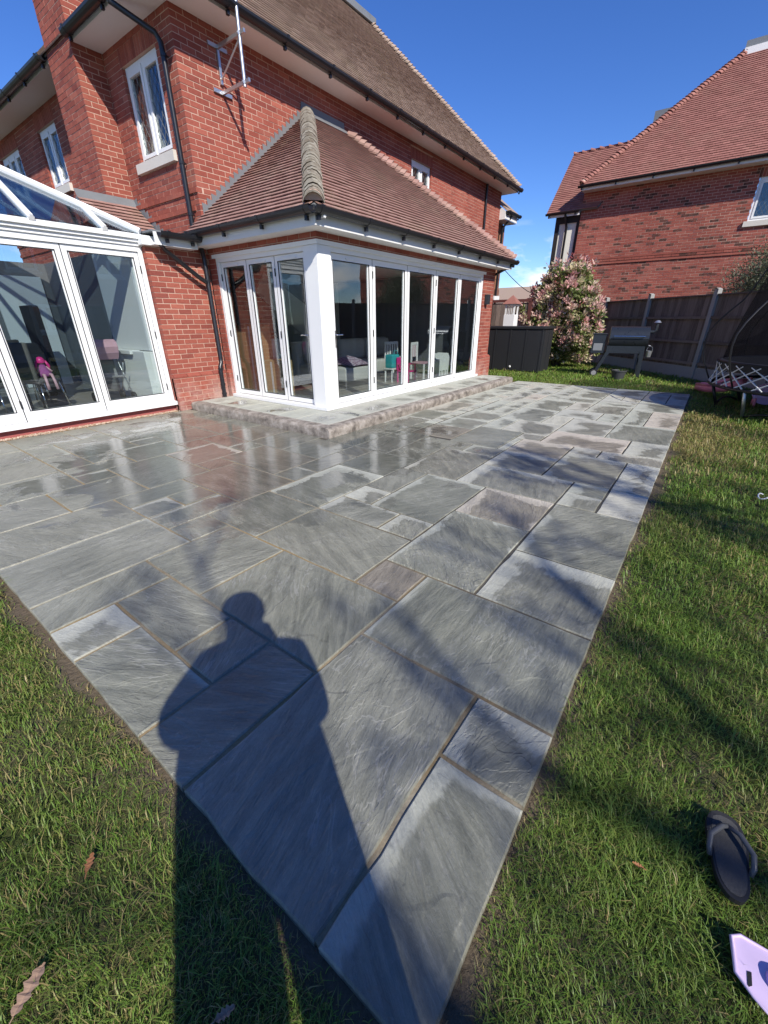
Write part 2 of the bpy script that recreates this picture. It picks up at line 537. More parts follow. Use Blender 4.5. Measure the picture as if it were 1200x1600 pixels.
def finish_tiles(owner, store, mat, top=300, lo=0.036, th=0.009):
    scored = []
    for i, (o, ux, s, n, x0, x1, d, sh) in enumerate(store):
        if x1 - x0 < TW - 0.002: continue
        p = o + ux * x0 + s * d
        if (p - Vector((0, 0, CAMH))).dot(n) > 0: continue
        a, b, c = proj(p), proj(o + ux * x1 + s * d), proj(p + s * 0.1)
        if not a or not b or not c: continue
        if not (0 < a[0] < 1200 and 0 < a[1] < 1600): continue
        scored.append((abs((b[0] - a[0]) * (c[1] - a[1]) - (b[1] - a[1]) * (c[0] - a[0])), i))
    scored.sort(reverse=True)
    pick = {i for _, i in scored[:top]}
    one = MB()
    tile_geom(one, Vector((-TW / 2, 0, 0)), Vector((1, 0, 0)), Vector((0, 1, 0)), Vector((0, 0, 1)), 0, TW, 0, 0.0, lo, th)
    me = mesh_from('tile', one.v, one.f, mat)
    mb = MB()
    for i, (o, ux, s, n, x0, x1, d, sh) in enumerate(store):
        if i in pick:
            t = bpy.data.objects.new('tile', me)
            loc = o + ux * (x0 + x1) / 2 + s * d + n * random.uniform(0, 0.004) - WL[sh.name]
            x = ux
            if x.cross(s).dot(n) < 0: x = -ux
            t.matrix_local = Matrix(((x.x, s.x, n.x, loc.x), (x.y, s.y, n.y, loc.y), (x.z, s.z, n.z, loc.z), (0, 0, 0, 1)))
            COL.objects.link(t); t.parent = sh
        else:
            mb.tv = random.random()
            tile_geom(mb, o, ux, s, n, x0, x1, d, random.uniform(0, 0.004), lo, th)
    if mb.v:
        mb.build('tiling', mat, owner, kind='stuff', tint=True)

def hip_tiles(owner, p0, p1, mat, r=0.12, step=0.105, name='hip_tile'):
    """curved bonnet tiles lapping up a hip or ridge, each its own part"""
    p0, p1 = Vector(p0), Vector(p1)
    t = (p1 - p0); Ln = t.length; t.normalize()
    x = t.cross(Vector((0, 0, 1))).normalized(); y = x.cross(t).normalized()
    if y.z < 0: y = -y
    n = 7
    def piece(mb):
        for (d, lift, wide) in ((0.0, 0.050, 1.12), (0.17, 0.0, 0.86)):
            for j in range(n):
                c = 2.0 * j / (n - 1) - 1.0
                for rr in (0.0, -0.022):
                    x_ = math.sin(c * 1.25) * r * wide
                    z_ = (math.cos(c * 1.25) - 0.62) * r * 1.15 * wide - abs(c) * r * 0.12
                    mb.v.append(Vector((x_, d - 0.030 * (1 - abs(c)) * (1 if d == 0 else 0.5), z_ + lift + rr)))
        for j in range(n - 1):
            i0 = 2 * j; i1 = 2 * (j + 1); k = 2 * n
            mb.f += [(i0, i1, k + i1, k + i0), (i0, i0 + 1, i1 + 1, i1), (i0 + 1, k + i0 + 1, k + i1 + 1, i1 + 1)]
            mb.t += [0, 0, 0]
    mb = MB(); piece(mb)
    me = mesh_from(name, mb.v, mb.f, mat, smooth=False)
    k = 0
    off = WL[owner.name]
    cap = MB(); arc = []
    for j in range(9):
        c = 2.0 * j / 8 - 1.0
        arc.append(p0 + x * (math.sin(c * 1.25) * r) + y * ((math.cos(c * 1.25) - 0.62) * r * 1.1 + 0.03) + t * 0.02)
    cap.prism(arc, t * 0.06); cap.build('mortar_bedding', M['mortar'], owner)
    while k * step < Ln - 0.1:
        o = bpy.data.objects.new(name, me)
        c = p0 + t * (k * step) - off + Vector((random.uniform(-.008, .008), random.uniform(-.008, .008), random.uniform(-.004, .009)))
        o.matrix_local = Matrix(((x.x, t.x, y.x, c.x), (x.y, t.y, y.y, c.y), (x.z, t.z, y.z, c.z), (0, 0, 0, 1)))
        COL.objects.link(o); o.parent = owner
        k += 1

def gutter(owner, p0, p1, out, r=0.070, brackets=0.85, fascia_h=0.18, fascia=True):
    """half-round gutter along p0-p1 (its top back edge), with brackets; out = outward unit vector"""
    p0, p1, out = Vector(p0), Vector(p1), Vector(out)
    z = Vector((0, 0, 1))
    prof = []
    n = 8
    for j in range(n + 1):
        a = math.pi * j / n
        prof.append((r - math.cos(a) * r, -math.sin(a) * r * 1.05))
    for j in reversed(range(n + 1)):
        a = math.pi * j / n
        prof.append((r - math.cos(a) * (r - 0.005), -math.sin(a) * (r * 1.05 - 0.006) + 0.0))
    mb = MB()
    mb.prism([p0 + out * x + z * y for x, y in prof], p1 - p0)
    g = mb.build('gutter', M['black_pl'], owner)
    L_ = (p1 - p0).length; t = (p1 - p0).normalized()
    kx = max(1, int(L_ / brackets))
    bme = None
    for i in range(kx + 1):
        c = p0 + t * (0.12 + (L_ - 0.24) * i / max(1, kx))
        b = MB()
        pr = []
        for j in range(n + 1):
            a = math.pi * j / n
            pr.append((r - math.cos(a) * (r + 0.008), -math.sin(a) * (r * 1.05 + 0.009) + 0.004))
        pr += [(2 * r + 0.008, 0.012), (0.0, 0.012)]
        b.prism([c - t * 0.022 + out * x + z * y for x, y in pr], t * 0.044)
        b.box((-0.02, -0.012, -0.05), (0.02, 0.03, 0.0), Matrix.Translation(c + out * 0.05 - z * (r * 1.05 + 0.005)))
        b.build('bracket', M['black_pl'], g)
    return g

def downpipe(owner, pts, r=0.034, clips=()):
    mb = MB()
    mb.tube(pts, r, 12)
    dp = mb.build('downpipe', M['black_pl'], owner, smooth=True, sharp=40)
    for c, d in clips:
        b = MB()
        b.tube([Vector(c) - Vector((0, 0, 0.018)), Vector(c) + Vector((0, 0, 0.018))], r + 0.007, 12)
        d = Vector(d)
        b.tube([Vector(c), Vector(c) + d * 0.07], 0.012, 6)
        b.build('pipe_clip', M['black_pl'], dp)
    return dp

def lattice(mb, fr, x0, x1, z0, z1, y, pw, ph, w=0.006):
    """diamond leading clipped to the pane"""
    def clip(xa, za, xb, zb):
        t0, t1 = 0.0, 1.0
        dx, dz = xb - xa, zb - za
        for p, q in ((-dx, xa - x0), (dx, x1 - xa), (-dz, za - z0), (dz, z1 - za)):
            if abs(p) < 1e-9:
                if q < 0: return None
            else:
                r = q / p
                if p < 0: t0 = max(t0, r)
                else: t1 = min(t1, r)
        return None if t0 >= t1 else (xa + dx * t0, za + dz * t0, xa + dx * t1, za + dz * t1)
    H, W = z1 - z0, x1 - x0
    sl = ph / pw
    n = int((W * sl + H) / ph) + 2
    for i in range(-n, n + 1):
        for sgn in (1, -1):
            c = clip(x0 - 0.01, (z0 + i * ph) if sgn > 0 else (z0 + i * ph), x1 + 0.01, (z0 + i * ph) + sgn * (W + 0.02) * sl)
            if not c: continue
            xa, za, xb, zb = c
            d = Vector((xb - xa, zb - za)); ln = d.length
            if ln < 0.01: continue
            d /= ln; nx, nz = -d.y * w / 2, d.x * w / 2
            ps = [(xa + nx, za + nz), (xb + nx, zb + nz), (xb - nx, zb - nz), (xa - nx, za - nz)]
            mb.add([fr.P(px, y, pz) for px, pz in ps] + [fr.P(px, y - 0.004, pz) for px, pz in ps], [(0, 1, 2, 3), (0, 1, 5, 4), (2, 3, 7, 6)])

def casement(owner, fr, x0, x1, z0, z1, lights=2, lead=True, sill=True, depth=0.05, pw=0.12, ph=0.20, vents=True):
    """white casement window as one part with frame, sashes, panes, leading and sill"""
    f = 0.055
    mb = MB()
    ya, yb = -depth - 0.06, -depth
    fr.box(mb, x0, x1, ya, yb, z1 - f, z1)
    fr.box(mb, x0, x1, ya, yb, z0, z0 + f)
    fr.box(mb, x0, x0 + f, ya, yb, z0 + f, z1 - f)
    fr.box(mb, x1 - f, x1, ya, yb, z0 + f, z1 - f)
    iw = (x1 - x0 - 2 * f - 0.05 * (lights - 1)) / lights
    for i in range(1, lights):
        xm = x0 + f + i * iw + (i - 1) * 0.05
        fr.box(mb, xm, xm + 0.05, ya, yb, z0 + f, z1 - f)
    w = mb.build('window', M['white'], owner)
    for i in range(lights):
        a = x0 + f + i * (iw + 0.05) + 0.004; b = a + iw - 0.008
        c, d = z0 + f + 0.004, z1 - f - 0.004
        s = 0.048
        q = MB()
        yy0, yy1 = yb - 0.045, yb + 0.014
        for bx in ((a, b, c, c + s), (a, b, d - s * 1.6, d), (a, a + s, c + s, d - s * 1.6), (b - s, b, c + s, d - s * 1.6)):
            fr.box(q, bx[0], bx[1], yy0, yy1, bx[2], bx[3])
        q.build('sash', M['white'], w)
        g = MB(); fr.box(g, a + s, b - s, yb - 0.022, yb - 0.016, c + s, d - s * 1.6)
        g.build('pane', M['glass'], w)
        if lead:
            l = MB(); lattice(l, fr, a + s, b - s, c + s, d - s * 1.6, yb - 0.008, pw, ph)
            l.build('leading', M['lead'], w)
    if sill:
        q = MB(); 
        fr.box(q, x0 - 0.08, x1 + 0.08, -0.1, 0.06, z0 - 0.14, z0 - 0.005)
        q.build('sill', M['sill'], w)
    # dark room just behind the glass, with curtains
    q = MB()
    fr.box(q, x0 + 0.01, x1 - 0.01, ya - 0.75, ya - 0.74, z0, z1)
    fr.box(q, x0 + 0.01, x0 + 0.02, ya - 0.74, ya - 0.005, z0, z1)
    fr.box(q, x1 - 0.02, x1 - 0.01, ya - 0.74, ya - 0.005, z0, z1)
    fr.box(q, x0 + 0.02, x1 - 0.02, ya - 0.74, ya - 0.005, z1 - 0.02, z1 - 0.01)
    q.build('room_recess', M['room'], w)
    return w

def wobble_curtain(fr, x0, x1, z0, z1, y, amp=0.02, n=14):
    mb = MB()
    top, bot = [], []
    for i in range(n + 1):
        x = x0 + (x1 - x0) * i / n
        yy = y + amp * (1 if i % 2 else -1)
        top.append(fr.P(x, yy, z1)); bot.append(fr.P(x, yy * 1.0, z0))
    for i in range(n):
        mb.add([bot[i], bot[i + 1], top[i + 1], top[i]], [(0, 1, 2, 3)])
    return mb

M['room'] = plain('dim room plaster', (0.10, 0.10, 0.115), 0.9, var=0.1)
M['fabric_lt'] = plain('pale curtain', (0.55, 0.52, 0.47), 0.9, var=0.15, scale=10)
M['room_wall'] = plain('dark blue-grey room paint', (0.15, 0.155, 0.165), 0.85, var=0.08, scale=2)
M['room_white'] = plain('white ceiling paint', (0.72, 0.72, 0.70), 0.9, var=0.05, scale=2)

# ================================================================== the house
AE, BE, BM = 4.586, 4.546, 7.072
STEP = 0.13
house = empty('brick_house', (AE, BM, 0), 0, 'large red brick house with hipped roof, glass corner doors and chimney', 'house')
bricks, tiles_ext, tiles_main = [], [], []

F_front = Frame((AE, BE, 0), (1, 0, 0), (0, -1, 0))        # extension, long glazed face
F_left = Frame((AE, BE, 0), (0, 1, 0), (-1, 0, 0))         # extension, short glazed face
F_main = Frame((AE, BM, 0), (1, 0, 0), (0, -1, 0))         # upper storey above the extension roof
F_side = Frame((AE, BM, 0), (0, 1, 0), (-1, 0, 0))         # upper storey, side with chimney
F_pier = Frame((3.56, BM, 0), (1, 0, 0), (0, -1, 0))       # pier beside the conservatory
F_end = Frame((16.2, BM, 0), (0, 1, 0), (1, 0, 0))
XR = 5.90                                                   # right end of the extension front
DZ = 2.325
brick_wall(house, bricks, F_front, XR, 0.0, 2.55, [(-0.01, 5.31, 0.0, DZ)], 0, True)
brick_wall(house, bricks, F_left, BM - BE, 0.0, 2.55, [(-0.01, 2.36, 0.0, DZ)], 1, True)
F_eright = Frame((AE + XR, BE, 0), (0, 1, 0), (1, 0, 0))
brick_wall(house, bricks, F_eright, BM - BE, 0.0, 2.55, [], 1, False)
WA, WB = 10.62 - AE, 11.56 - AE
brick_wall(house, bricks, F_main, 16.2 - AE, 2.25, 5.325, [(-0.01, XR, 2.25, 2.55), (WA, WB, 4.08, 5.0)], 0, True, soldiers=[(WA - 0.05, WB + 0.05, 5.0)])
brick_wall(house, bricks, Frame((AE + XR + 0.11, BM, 0), (1, 0, 0), (0, -1, 0)), 16.2 - AE - XR - 0.11, 0.0, 2.25, [], 0, False)
S1, S2 = 7.55 - BM, 8.60 - BM
brick_wall(house, bricks, F_side, 9.0, 2.25, 5.40, [(S1, S2, 3.82, 5.03), (11.62 - BM, 12.6 - BM, 4.02, 5.03), (13.95 - BM, 15.3 - BM, 4.02, 5.03)], 1, True, soldiers=[(S1 - 0.05, S2 + 0.05, 5.03), (11.57 - BM, 12.65 - BM, 5.03), (13.9 - BM, 15.35 - BM, 5.03)], proud=(40, 43))
brick_wall(house, bricks, F_pier, AE - 3.56 - 0.01, 0.0, 2.475, [], 1, False)
brick_wall(house, bricks, F_end, 9.0, 0.0, 5.325, [], 1, False)
# projecting plinth of the piers with a sloped capping course
def plinth(fr, x0, x1, ztop, ends=True):
    sub = Frame(fr.P(x0, 0, 0), fr.u, fr.n)
    w = brick_wall(house, bricks, sub, x1 - x0, 0.0, ztop, [], 1, False, off=0.052)
    n = max(1, int(round((x1 - x0) / 0.225)))
    pw = (x1 - x0) / n
    for i in range(n):
        mb = MB()
        a, b = x0 + i * pw + 0.005, x0 + (i + 1) * pw - 0.005
        mb.prism([fr.P(a, 0.001, ztop + 0.005), fr.P(a, 0.052, ztop + 0.005), fr.P(a, 0.052, ztop + 0.03), fr.P(a, 0.001, ztop + 0.072)], fr.u * (b - a))
        mb.tv = 0
        mb.build('plinth_brick', M['brick'], w)
plinth(F_pier, 0.0, AE - 3.56 - 0.06, 0.525)
plinth(F_front, 5.33, XR + 0.05, 0.525)
plinth(F_left, 2.38, BM - BE - 0.06, 0.525)
# chimney breast
CB0, CB1, CA = 9.12, 10.06, 4.13
F_ch_side = Frame((CA, CB0, 0), (1, 0, 0), (0, -1, 0))
F_ch_front = Frame((CA, CB0, 0), (0, 1, 0), (-1, 0, 0))
brick_wall(house, bricks, F_ch_side, AE - CA, 2.25, 8.7, [], 0, True)
brick_wall(house, bricks, F_ch_front, CB1 - CB0, 2.25, 8.7, [], 1, True)
brick_wall(house, bricks, Frame((CA, CB1, 0), (1, 0, 0), (0, 1, 0)), 1.2, 2.25, 8.7, [], 1, True)
finish_bricks(house, bricks, M['brick'], 300)

# ---- extension roof: hipped against the main wall, 45 degrees in plan
EZ, EO = 2.66, 0.30
ea, eb, er = AE - EO, BE - EO, AE + XR + EO
run = BM - eb
pitch = (4.86 - EZ) / run
sl = math.sqrt(1 + pitch * pitch)
zt = EZ + run * pitch
slope_len = run * sl
roof_slope(house, tiles_ext, (ea, eb, EZ), (1, 0, 0), (0, 1, pitch), er - ea, slope_len, lambda d: (d / sl, (er - ea) - d / sl), M['lead'])
roof_slope(house, tiles_ext, (ea, eb, EZ), (0, 1, 0), (1, 0, pitch), run, slope_len, lambda d: (d / sl, run), M['lead'])
roof_slope(house, tiles_ext, (er, eb, EZ), (0, 1, 0), (-1, 0, pitch), run, slope_len, lambda d: (d / sl, run), M['lead'])
finish_tiles(house, tiles_ext, M['tile'], 300, 0.034, 0.0115)
hip_tiles(house, (ea - 0.0, eb - 0.0, EZ + 0.045), (ea + run - 0.1, BM - 0.1, zt - 0.03), M['hip'], r=0.125)
hip_tiles(house, (er, eb, EZ + 0.035), (er - run + 0.1, BM - 0.1, zt - 0.04), M['tile'], r=0.115)
# lead apron over the top edge and stepped soakers up both sides
mb = MB()
mb.prism([(ea + run - 0.16, BM - 0.012, zt - 0.03), (er - run + 0.16, BM - 0.012, zt - 0.03), (er - run + 0.16, BM - 0.012, zt + 0.12), (ea + run - 0.16, BM - 0.012, zt + 0.12)], (0, -0.004, 0))
mb.prism([(ea + run - 0.16, BM - 0.016, zt + 0.02), (er - run + 0.16, BM - 0.016, zt + 0.02), (er - run + 0.2, BM - 0.20, zt - 0.11), (ea + run - 0.2, BM - 0.20, zt - 0.11)], (0, 0, 0.005))
mb.build('lead_apron', M['lead'], house)
def stepped(p0, du, total, rise, n_off, side, height=0.10, tooth=0.075):
    """saw-tooth lead flashing: p0 start on wall, du horizontal unit, rise per metre; each step its own part"""
    p0, du, n_off = Vector(p0), Vector(du), Vector(n_off)
    stepw = tooth / rise
    k = int(total / stepw)
    for i in range(k):
        a = p0 + du * (i * stepw) + Vector((0, 0, rise * i * stepw))
        b = a + du * (stepw * 1.12) + Vector((0, 0, rise * stepw * 1.12))
        top = max(a.z, b.z) + height
        mb = MB()
        mb.prism([a - Vector((0, 0, 0.06)), b - Vector((0, 0, 0.06)), Vector((b.x, b.y, b.z + height * 0.55)), Vector((a.x, a.y, b.z + height * 0.75)), ], n_off * (0.004 + 0.003 * (i % 2)))
        mb.build('flashing_step', M['lead'], house)
stepped((ea + 0.34, BM - 0.006, EZ + 0.34 * pitch + 0.02), (1, 0, 0), run - 0.36, pitch, (0, -1, 0), 1)

# fascia, soffit, gutters of the extension
mb = MB()
mb.box((ea + 0.02, eb + 0.02, EZ - 0.20), (er - 0.02, eb + 0.042, EZ - 0.02))
mb.build('fascia', M['white_paint'], house)
mb = MB()
mb.box((ea + 0.02, eb + 0.043, EZ - 0.20), (ea + 0.042, BM - 0.005, EZ - 0.02))
mb.build('fascia', M['white_paint'], house)
mb = MB()
mb.box((ea + 0.043, eb + 0.043, EZ - 0.196), (er - 0.04, BE + 0.0, EZ - 0.186))
mb.box((ea + 0.043, BE + 0.001, EZ - 0.196), (AE - 0.001, BM - 0.005, EZ - 0.186))
mb.build('soffit', M['soffit'], house)
gutter(house, (ea - 0.08, eb + 0.018, EZ - 0.025), (er + 0.08, eb + 0.018, EZ - 0.025), (0, -1, 0))
gutter(house, (ea + 0.018, eb - 0.02, EZ - 0.0255), (ea + 0.018, BM - 0.02, EZ - 0.0255), (-1, 0, 0))
# vent pipe end on the fascia corner
mb = MB()
mb.tube([(ea + 0.10, eb + 0.04, EZ - 0.095), (ea + 0.10, eb - 0.07, EZ - 0.105)], 0.028, 14, cap=False)
mb.tube([(ea + 0.10, eb + 0.02, EZ - 0.095), (ea + 0.10, eb - 0.068, EZ - 0.105)], 0.021, 14)
mb.build('overflow_pipe', M['white'], house, smooth=True, sharp=50)

# ---- main roof: steep hip with a flat lead crown
MZ, MO = 5.42, 0.46
ma, mbb, mr = AE - MO, BM - MO, 16.2 + 0.36
mp = 1.02
T = 3.56
msl = math.sqrt(1 + mp * mp)
mlen = T * msl
mend = 17.0
roof_slope(house, tiles_main, (ma, mbb, MZ), (1, 0, 0), (0, 1, mp), mr - ma, mlen, lambda d: (d / msl, (mr - ma) - d / msl), M['lead'])
roof_slope(house, tiles_main, (ma, mbb, MZ), (0, 1, 0), (1, 0, mp), mend - mbb, mlen, lambda d: (d / msl, mend - mbb), M['lead'])
roof_slope(house, tiles_main, (mr, mbb, MZ), (0, 1, 0), (-1, 0, mp), mend - mbb, mlen, lambda d: (d / msl, mend - mbb), M['lead'])
finish_tiles(house, tiles_main, M['tile_old'], 0, 0.030, 0.0145)
hip_tiles(house, (mr, mbb, MZ + 0.05), (mr - T, mbb + T, MZ + T * mp + 0.03), M['tile_old'], r=0.11)
hip_tiles(house, (ma, mbb, MZ + 0.05), (ma + T, mbb + T, MZ + T * mp + 0.03), M['tile_old'], r=0.11)
mb = MB()
mb.box((ma + T - 0.12, mbb + T - 0.12, MZ + T * mp + 0.0), (mr - T + 0.12, mend, MZ + T * mp + 0.14))
mb.build('lead_crown', M['lead'], house)
SZ = 5.325
for nm, a, b, mt in (('fascia', (ma + 0.02, mbb + 0.02, SZ - 0.01), (mr - 0.02, mbb + 0.042, MZ - 0.01), 'white_paint'),
                     ('fascia', (ma + 0.02, mbb + 0.043, SZ - 0.01), (ma + 0.042, CB0 - 0.0, MZ - 0.01), 'white_paint'),
                     ('fascia', (ma + 0.02, CB1 + 0.01, SZ - 0.01), (ma + 0.042, mend, MZ - 0.01), 'white_paint'),
                     ('fascia', (mr - 0.042, mbb + 0.043, SZ - 0.01), (mr - 0.02, mend, MZ - 0.01), 'white_paint'),
                     ('soffit', (ma + 0.043, mbb + 0.043, SZ - 0.006), (mr - 0.043, BM - 0.0, SZ + 0.004), 'soffit'),
                     ('soffit', (ma + 0.043, BM + 0.001, SZ - 0.006), (AE - 0.001, CB0 - 0.005, SZ + 0.004), 'soffit'),
                     ('soffit', (ma + 0.043, CB1 + 0.005, SZ - 0.006), (AE - 0.001, mend, SZ + 0.004), 'soffit'),
                     ('soffit', (16.201, BM + 0.001, SZ - 0.006), (mr - 0.043, mend, SZ + 0.004), 'soffit')):
    q = MB(); q.box(a, b); q.build(nm, M[mt], house)
gutter(house, (ma - 0.08, mbb + 0.018, MZ - 0.02), (mr + 0.08, mbb + 0.018, MZ - 0.02), (0, -1, 0), r=0.075, brackets=1.0)
gutter(house, (ma + 0.018, mbb - 0.02, MZ - 0.0205), (ma + 0.018, CB0 - 0.02, MZ - 0.0205), (-1, 0, 0), r=0.075, brackets=0.9)
gutter(house, (ma + 0.018, CB1 + 0.02, MZ - 0.0205), (ma + 0.018, mend, MZ - 0.0205), (-1, 0, 0), r=0.075, brackets=0.9)
# windows
casement(house, F_side, S1, S2, 3.82, 5.03, 2, True)
casement(house, F_side, 11.62 - BM, 12.6 - BM, 4.02, 5.03, 2, True)
casement(house, F_side, 13.95 - BM, 15.3 - BM, 4.02, 5.03, 3, True)
casement(house, F_main, WA, WB, 4.08, 5.0, 2, True, sill=False)
q = wobble_curtain(F_side, S1 + 0.55, S2 - 0.08, 3.9, 4.95, -0.2)
q.build('curtain', M['fabric_lt'], house)
# downpipe at the inner corner
downpipe(house, [(4.065, 7.60, 5.33), (4.07, 7.60, 5.27), (4.47, 7.30, 5.03), (4.50, 7.25, 4.93), (4.505, 7.24, 4.7), (4.505, 7.24, 2.62)], 0.036, [((4.505, 7.24, 4.8), (1, 0, 0)), ((4.505, 7.24, 3.6), (1, 0, 0)), ((4.505, 7.24, 2.95), (1, 0, 0))])
downpipe(house, [(4.50, 7.12, 2.56), (4.44, 6.985, 2.40), (4.44, 6.965, 2.30), (4.44, 6.965, 0.80), (4.425, 6.95, 0.72), (4.38, 6.93, 0.66), (4.375, 6.925, 0.55), (4.375, 6.925, STEP + 0.02)], 0.036, [((4.44, 6.965, 2.0), (0, 1, 0)), ((4.38, 6.93, 0.62), (0, 1, 0)), ((4.375, 6.925, 0.36), (0, 1, 0)), ((4.375, 6.925, 0.2), (0, 1, 0))])
downpipe(house, [(14.92, BM - 0.05, 5.3), (14.92, BM - 0.05, 3.2)], 0.036, [((14.92, BM - 0.05, 4.6), (0, 1, 0))])
downpipe(house, [(er - 0.12, eb - 0.04, EZ - 0.1), (er - 0.12, BE + 0.25, 2.3), (er - 0.2, BE + 0.3, 0.05)], 0.036)

# projecting timbered bay at the far end of the main wall
mb = MB(); mb.box((16.205, 7.25, 2.45), (17.0, 9.5, 4.55)); bay = mb.build('bay', plain('oak boarding', (0.27, 0.13, 0.075), 0.75, var=0.35, scale=5, bump=0.3), house)
q = MB(); q.box((16.9, 7.18, 2.3), (17.02, 7.30, 4.5)); q.box((16.24, 7.18, 2.3), (16.36, 7.30, 4.5)); q.box((16.2, 7.16, 2.25), (17.04, 7.34, 2.45)); q.build('timber_post', plain('dark oak', (0.20, 0.09, 0.06), 0.7, var=0.3, scale=8), house)
q = MB(); q.prism([(16.21, 6.85, 4.80), (17.35, 6.85, 4.80), (17.35, 8.3, 5.9), (16.21, 8.3, 5.9)], (0, 0, 0.06)); q.build('bay_roof', M['tile_old'], house)
q = MB(); q.prism([(16.21, 6.86, 4.55), (16.21, 6.86, 4.78), (16.21, 7.3, 5.1), (16.21, 7.3, 4.55)], (-0.02, 0, 0)); q.box((16.21, 6.86, 4.57), (17.3, 6.885, 4.78)); q.box((16.21, 6.89, 4.55), (17.3, 7.25, 4.565)); q.build('bay_fascia', M['white_paint'], house)
gutter(house, (16.2, 6.86, 4.79), (17.4, 6.86, 4.79), (0, -1, 0))
downpipe(house, [(16.65, 6.8, 4.7), (16.62, 7.1, 4.35), (16.62, 7.12, 0.1)], 0.04)
q = MB(); q.bbox((16.3, 7.0, 1.98), (16.75, 7.06, 2.2), 0.01); q.build('meter_box', M['white'], house)

# ---- wall lamp on the right pier
q = MB(); q.bbox((AE + 5.42, BE - 0.10, 1.72), (AE + 5.53, BE - 0.003, 1.93), 0.008)
wl = single('wall_lamp', q, M['dark_metal'], 'black box wall lamp on the brick pier right of the doors', 'wall lamp')

# ---- rooms behind the glass doors
def room_box(a, b, wall, floor_m, ceil_m, owner, skip=()):
    x0, y0, z0 = a; x1, y1, z1 = b
    if 'floor' not in skip: q = MB(); q.box((x0, y0, z0 - 0.02), (x1, y1, z0)); q.build('room_floor', floor_m, owner)
    if 'ceil' not in skip: q = MB(); q.box((x0, y0, z1), (x1, y1, z1 + 0.02)); q.build('room_ceiling', ceil_m, owner)
    for nm, aa, bb in (('back', (x0, y1, z0), (x1, y1 + 0.02, z1)), ('right', (x1, y0, z0), (x1 + 0.02, y1, z1)), ('left', (x0 - 0.02, y0, z0), (x0, y1, z1))):
        if nm in skip: continue
        q = MB(); q.box(aa, bb); q.build('room_wall', wall, owner)

def floor_material():
    t = NT('grey wood floor')
    p = t.pos()
    mp_ = t.n('Mapping', {'Vector': p, 'Scale': (1.2, 9.0, 1.0)})
    c = t.ramp(t.noise(3, 5, 0.6, mp_), [(0.3, (0.20, 0.175, 0.15)), (0.7, (0.34, 0.30, 0.26))])
    return t.pbr(c, 0.35, t.bump(t.noise(30, 3, 0.5, mp_), 0.1, 0.004))
M['floor'] = floor_material()
room_box((AE + 0.11, BE + 0.11, STEP + 0.0), (AE + XR - 0.11, 10.6, 2.45), M['room_wall'], M['floor'], M['room_white'], house, skip=('left',))
q = MB(); q.box((AE + 0.09, 7.02, STEP), (AE + 0.11, 10.6, 2.45)); q.build('room_wall', M['room_wall'], house)
# white staircase at the back right of the room
st = MB()
for i in range(9):
    st.box((9.3 - i * 0.25, 9.0, STEP + i * 0.19), (9.3 - i * 0.25 + 0.27, 10.0, STEP + (i + 1) * 0.19))
st.build('staircase', M['room_white'], house)
q = MB(); q.prism([(9.62, 8.97, STEP), (9.62, 8.97, STEP + 1.05), (7.2, 8.97, 2.44), (6.9, 8.97, 2.0)], (0, -0.03, 0)); q.build('stair_string', M['white_paint'], house)
q = MB(); q.bbox((9.5, 8.8, STEP), (9.62, 8.93, STEP + 2.2), 0.01); q.build('newel_post', M['white_paint'], house)

# ---- folding glass doors
def door_leaf(fr, x0, x1, z0, z1, owner, y=-0.06, handle=None, vent=True, stile=0.075, top=None, bot=None):
    mb = MB()
    top = top or stile * 1.15; bot = bot or stile * 1.15
    ya, yb = y - 0.06, y
    fr.box(mb, x0, x0 + stile, ya, yb, z0, z1)
    fr.box(mb, x1 - stile, x1, ya, yb, z0, z1)
    fr.box(mb, x0 + stile, x1 - stile, ya, yb, z0, z0 + bot)
    fr.box(mb, x0 + stile, x1 - stile, ya, yb, z1 - top, z1)
    for (a, b, c, d) in ((x0 + stile, x0 + stile + 0.018, z0 + bot, z1 - top), (x1 - stile - 0.018, x1 - stile, z0 + bot, z1 - top)):
        fr.box(mb, a, b, yb - 0.034, yb - 0.012, c, d)
    leaf = mb.build('door_leaf', M['white'], owner)
    g = MB(); fr.box(g, x0 + stile + 0.001, x1 - stile - 0.001, yb - 0.030, yb - 0.024, z0 + bot + 0.001, z1 - top - 0.001)
    g.build('pane', M['glass'], leaf)
    q = MB()
    a0, a1 = x0 + stile - 0.006, x1 - stile + 0.006
    c0, c1 = z0 + bot - 0.006, z1 - top + 0.006
    for b in ((a0, a0 + 0.009, c0, c1), (a1 - 0.009, a1, c0, c1), (a0, a1, c0, c0 + 0.009), (a0, a1, c1 - 0.009, c1)):
        fr.box(q, b[0], b[1], yb - 0.02, yb + 0.0015, b[2], b[3])
    q.build('gasket', M['rubber'], leaf)
    q = MB(); fr.box(q, x1 - 0.001, x1 + 0.013, yb - 0.05, yb - 0.002, z0, z1); q.build('seal', M['rubber'], leaf)
    if vent:
        q = MB(); fr.box(q, (x0 + x1) / 2 - 0.14, (x0 + x1) / 2 + 0.14, yb + 0.001, yb + 0.014, z1 - 0.058, z1 - 0.036)
        q.build('trickle_vent', M['white'], leaf)
    if handle:
        xh = x0 + 0.04 if handle == 'l' else x1 - 0.04
        s = 1 if handle == 'l' else -1
        q = MB()
        fr.box(q, xh - 0.014, xh + 0.014, yb + 0.001, yb + 0.012, 1.02, 1.26)
        q.tube([fr.P(xh, yb + 0.01, 1.20), fr.P(xh, yb + 0.05, 1.20), fr.P(xh + s * 0.012, yb + 0.056, 1.20), fr.P(xh + s * 0.125, yb + 0.056, 1.20)], 0.009, 8)
        q.build('handle', M['chrome'], leaf)
    return leaf

zd0, zd1 = STEP + 0.06, DZ - 0.065
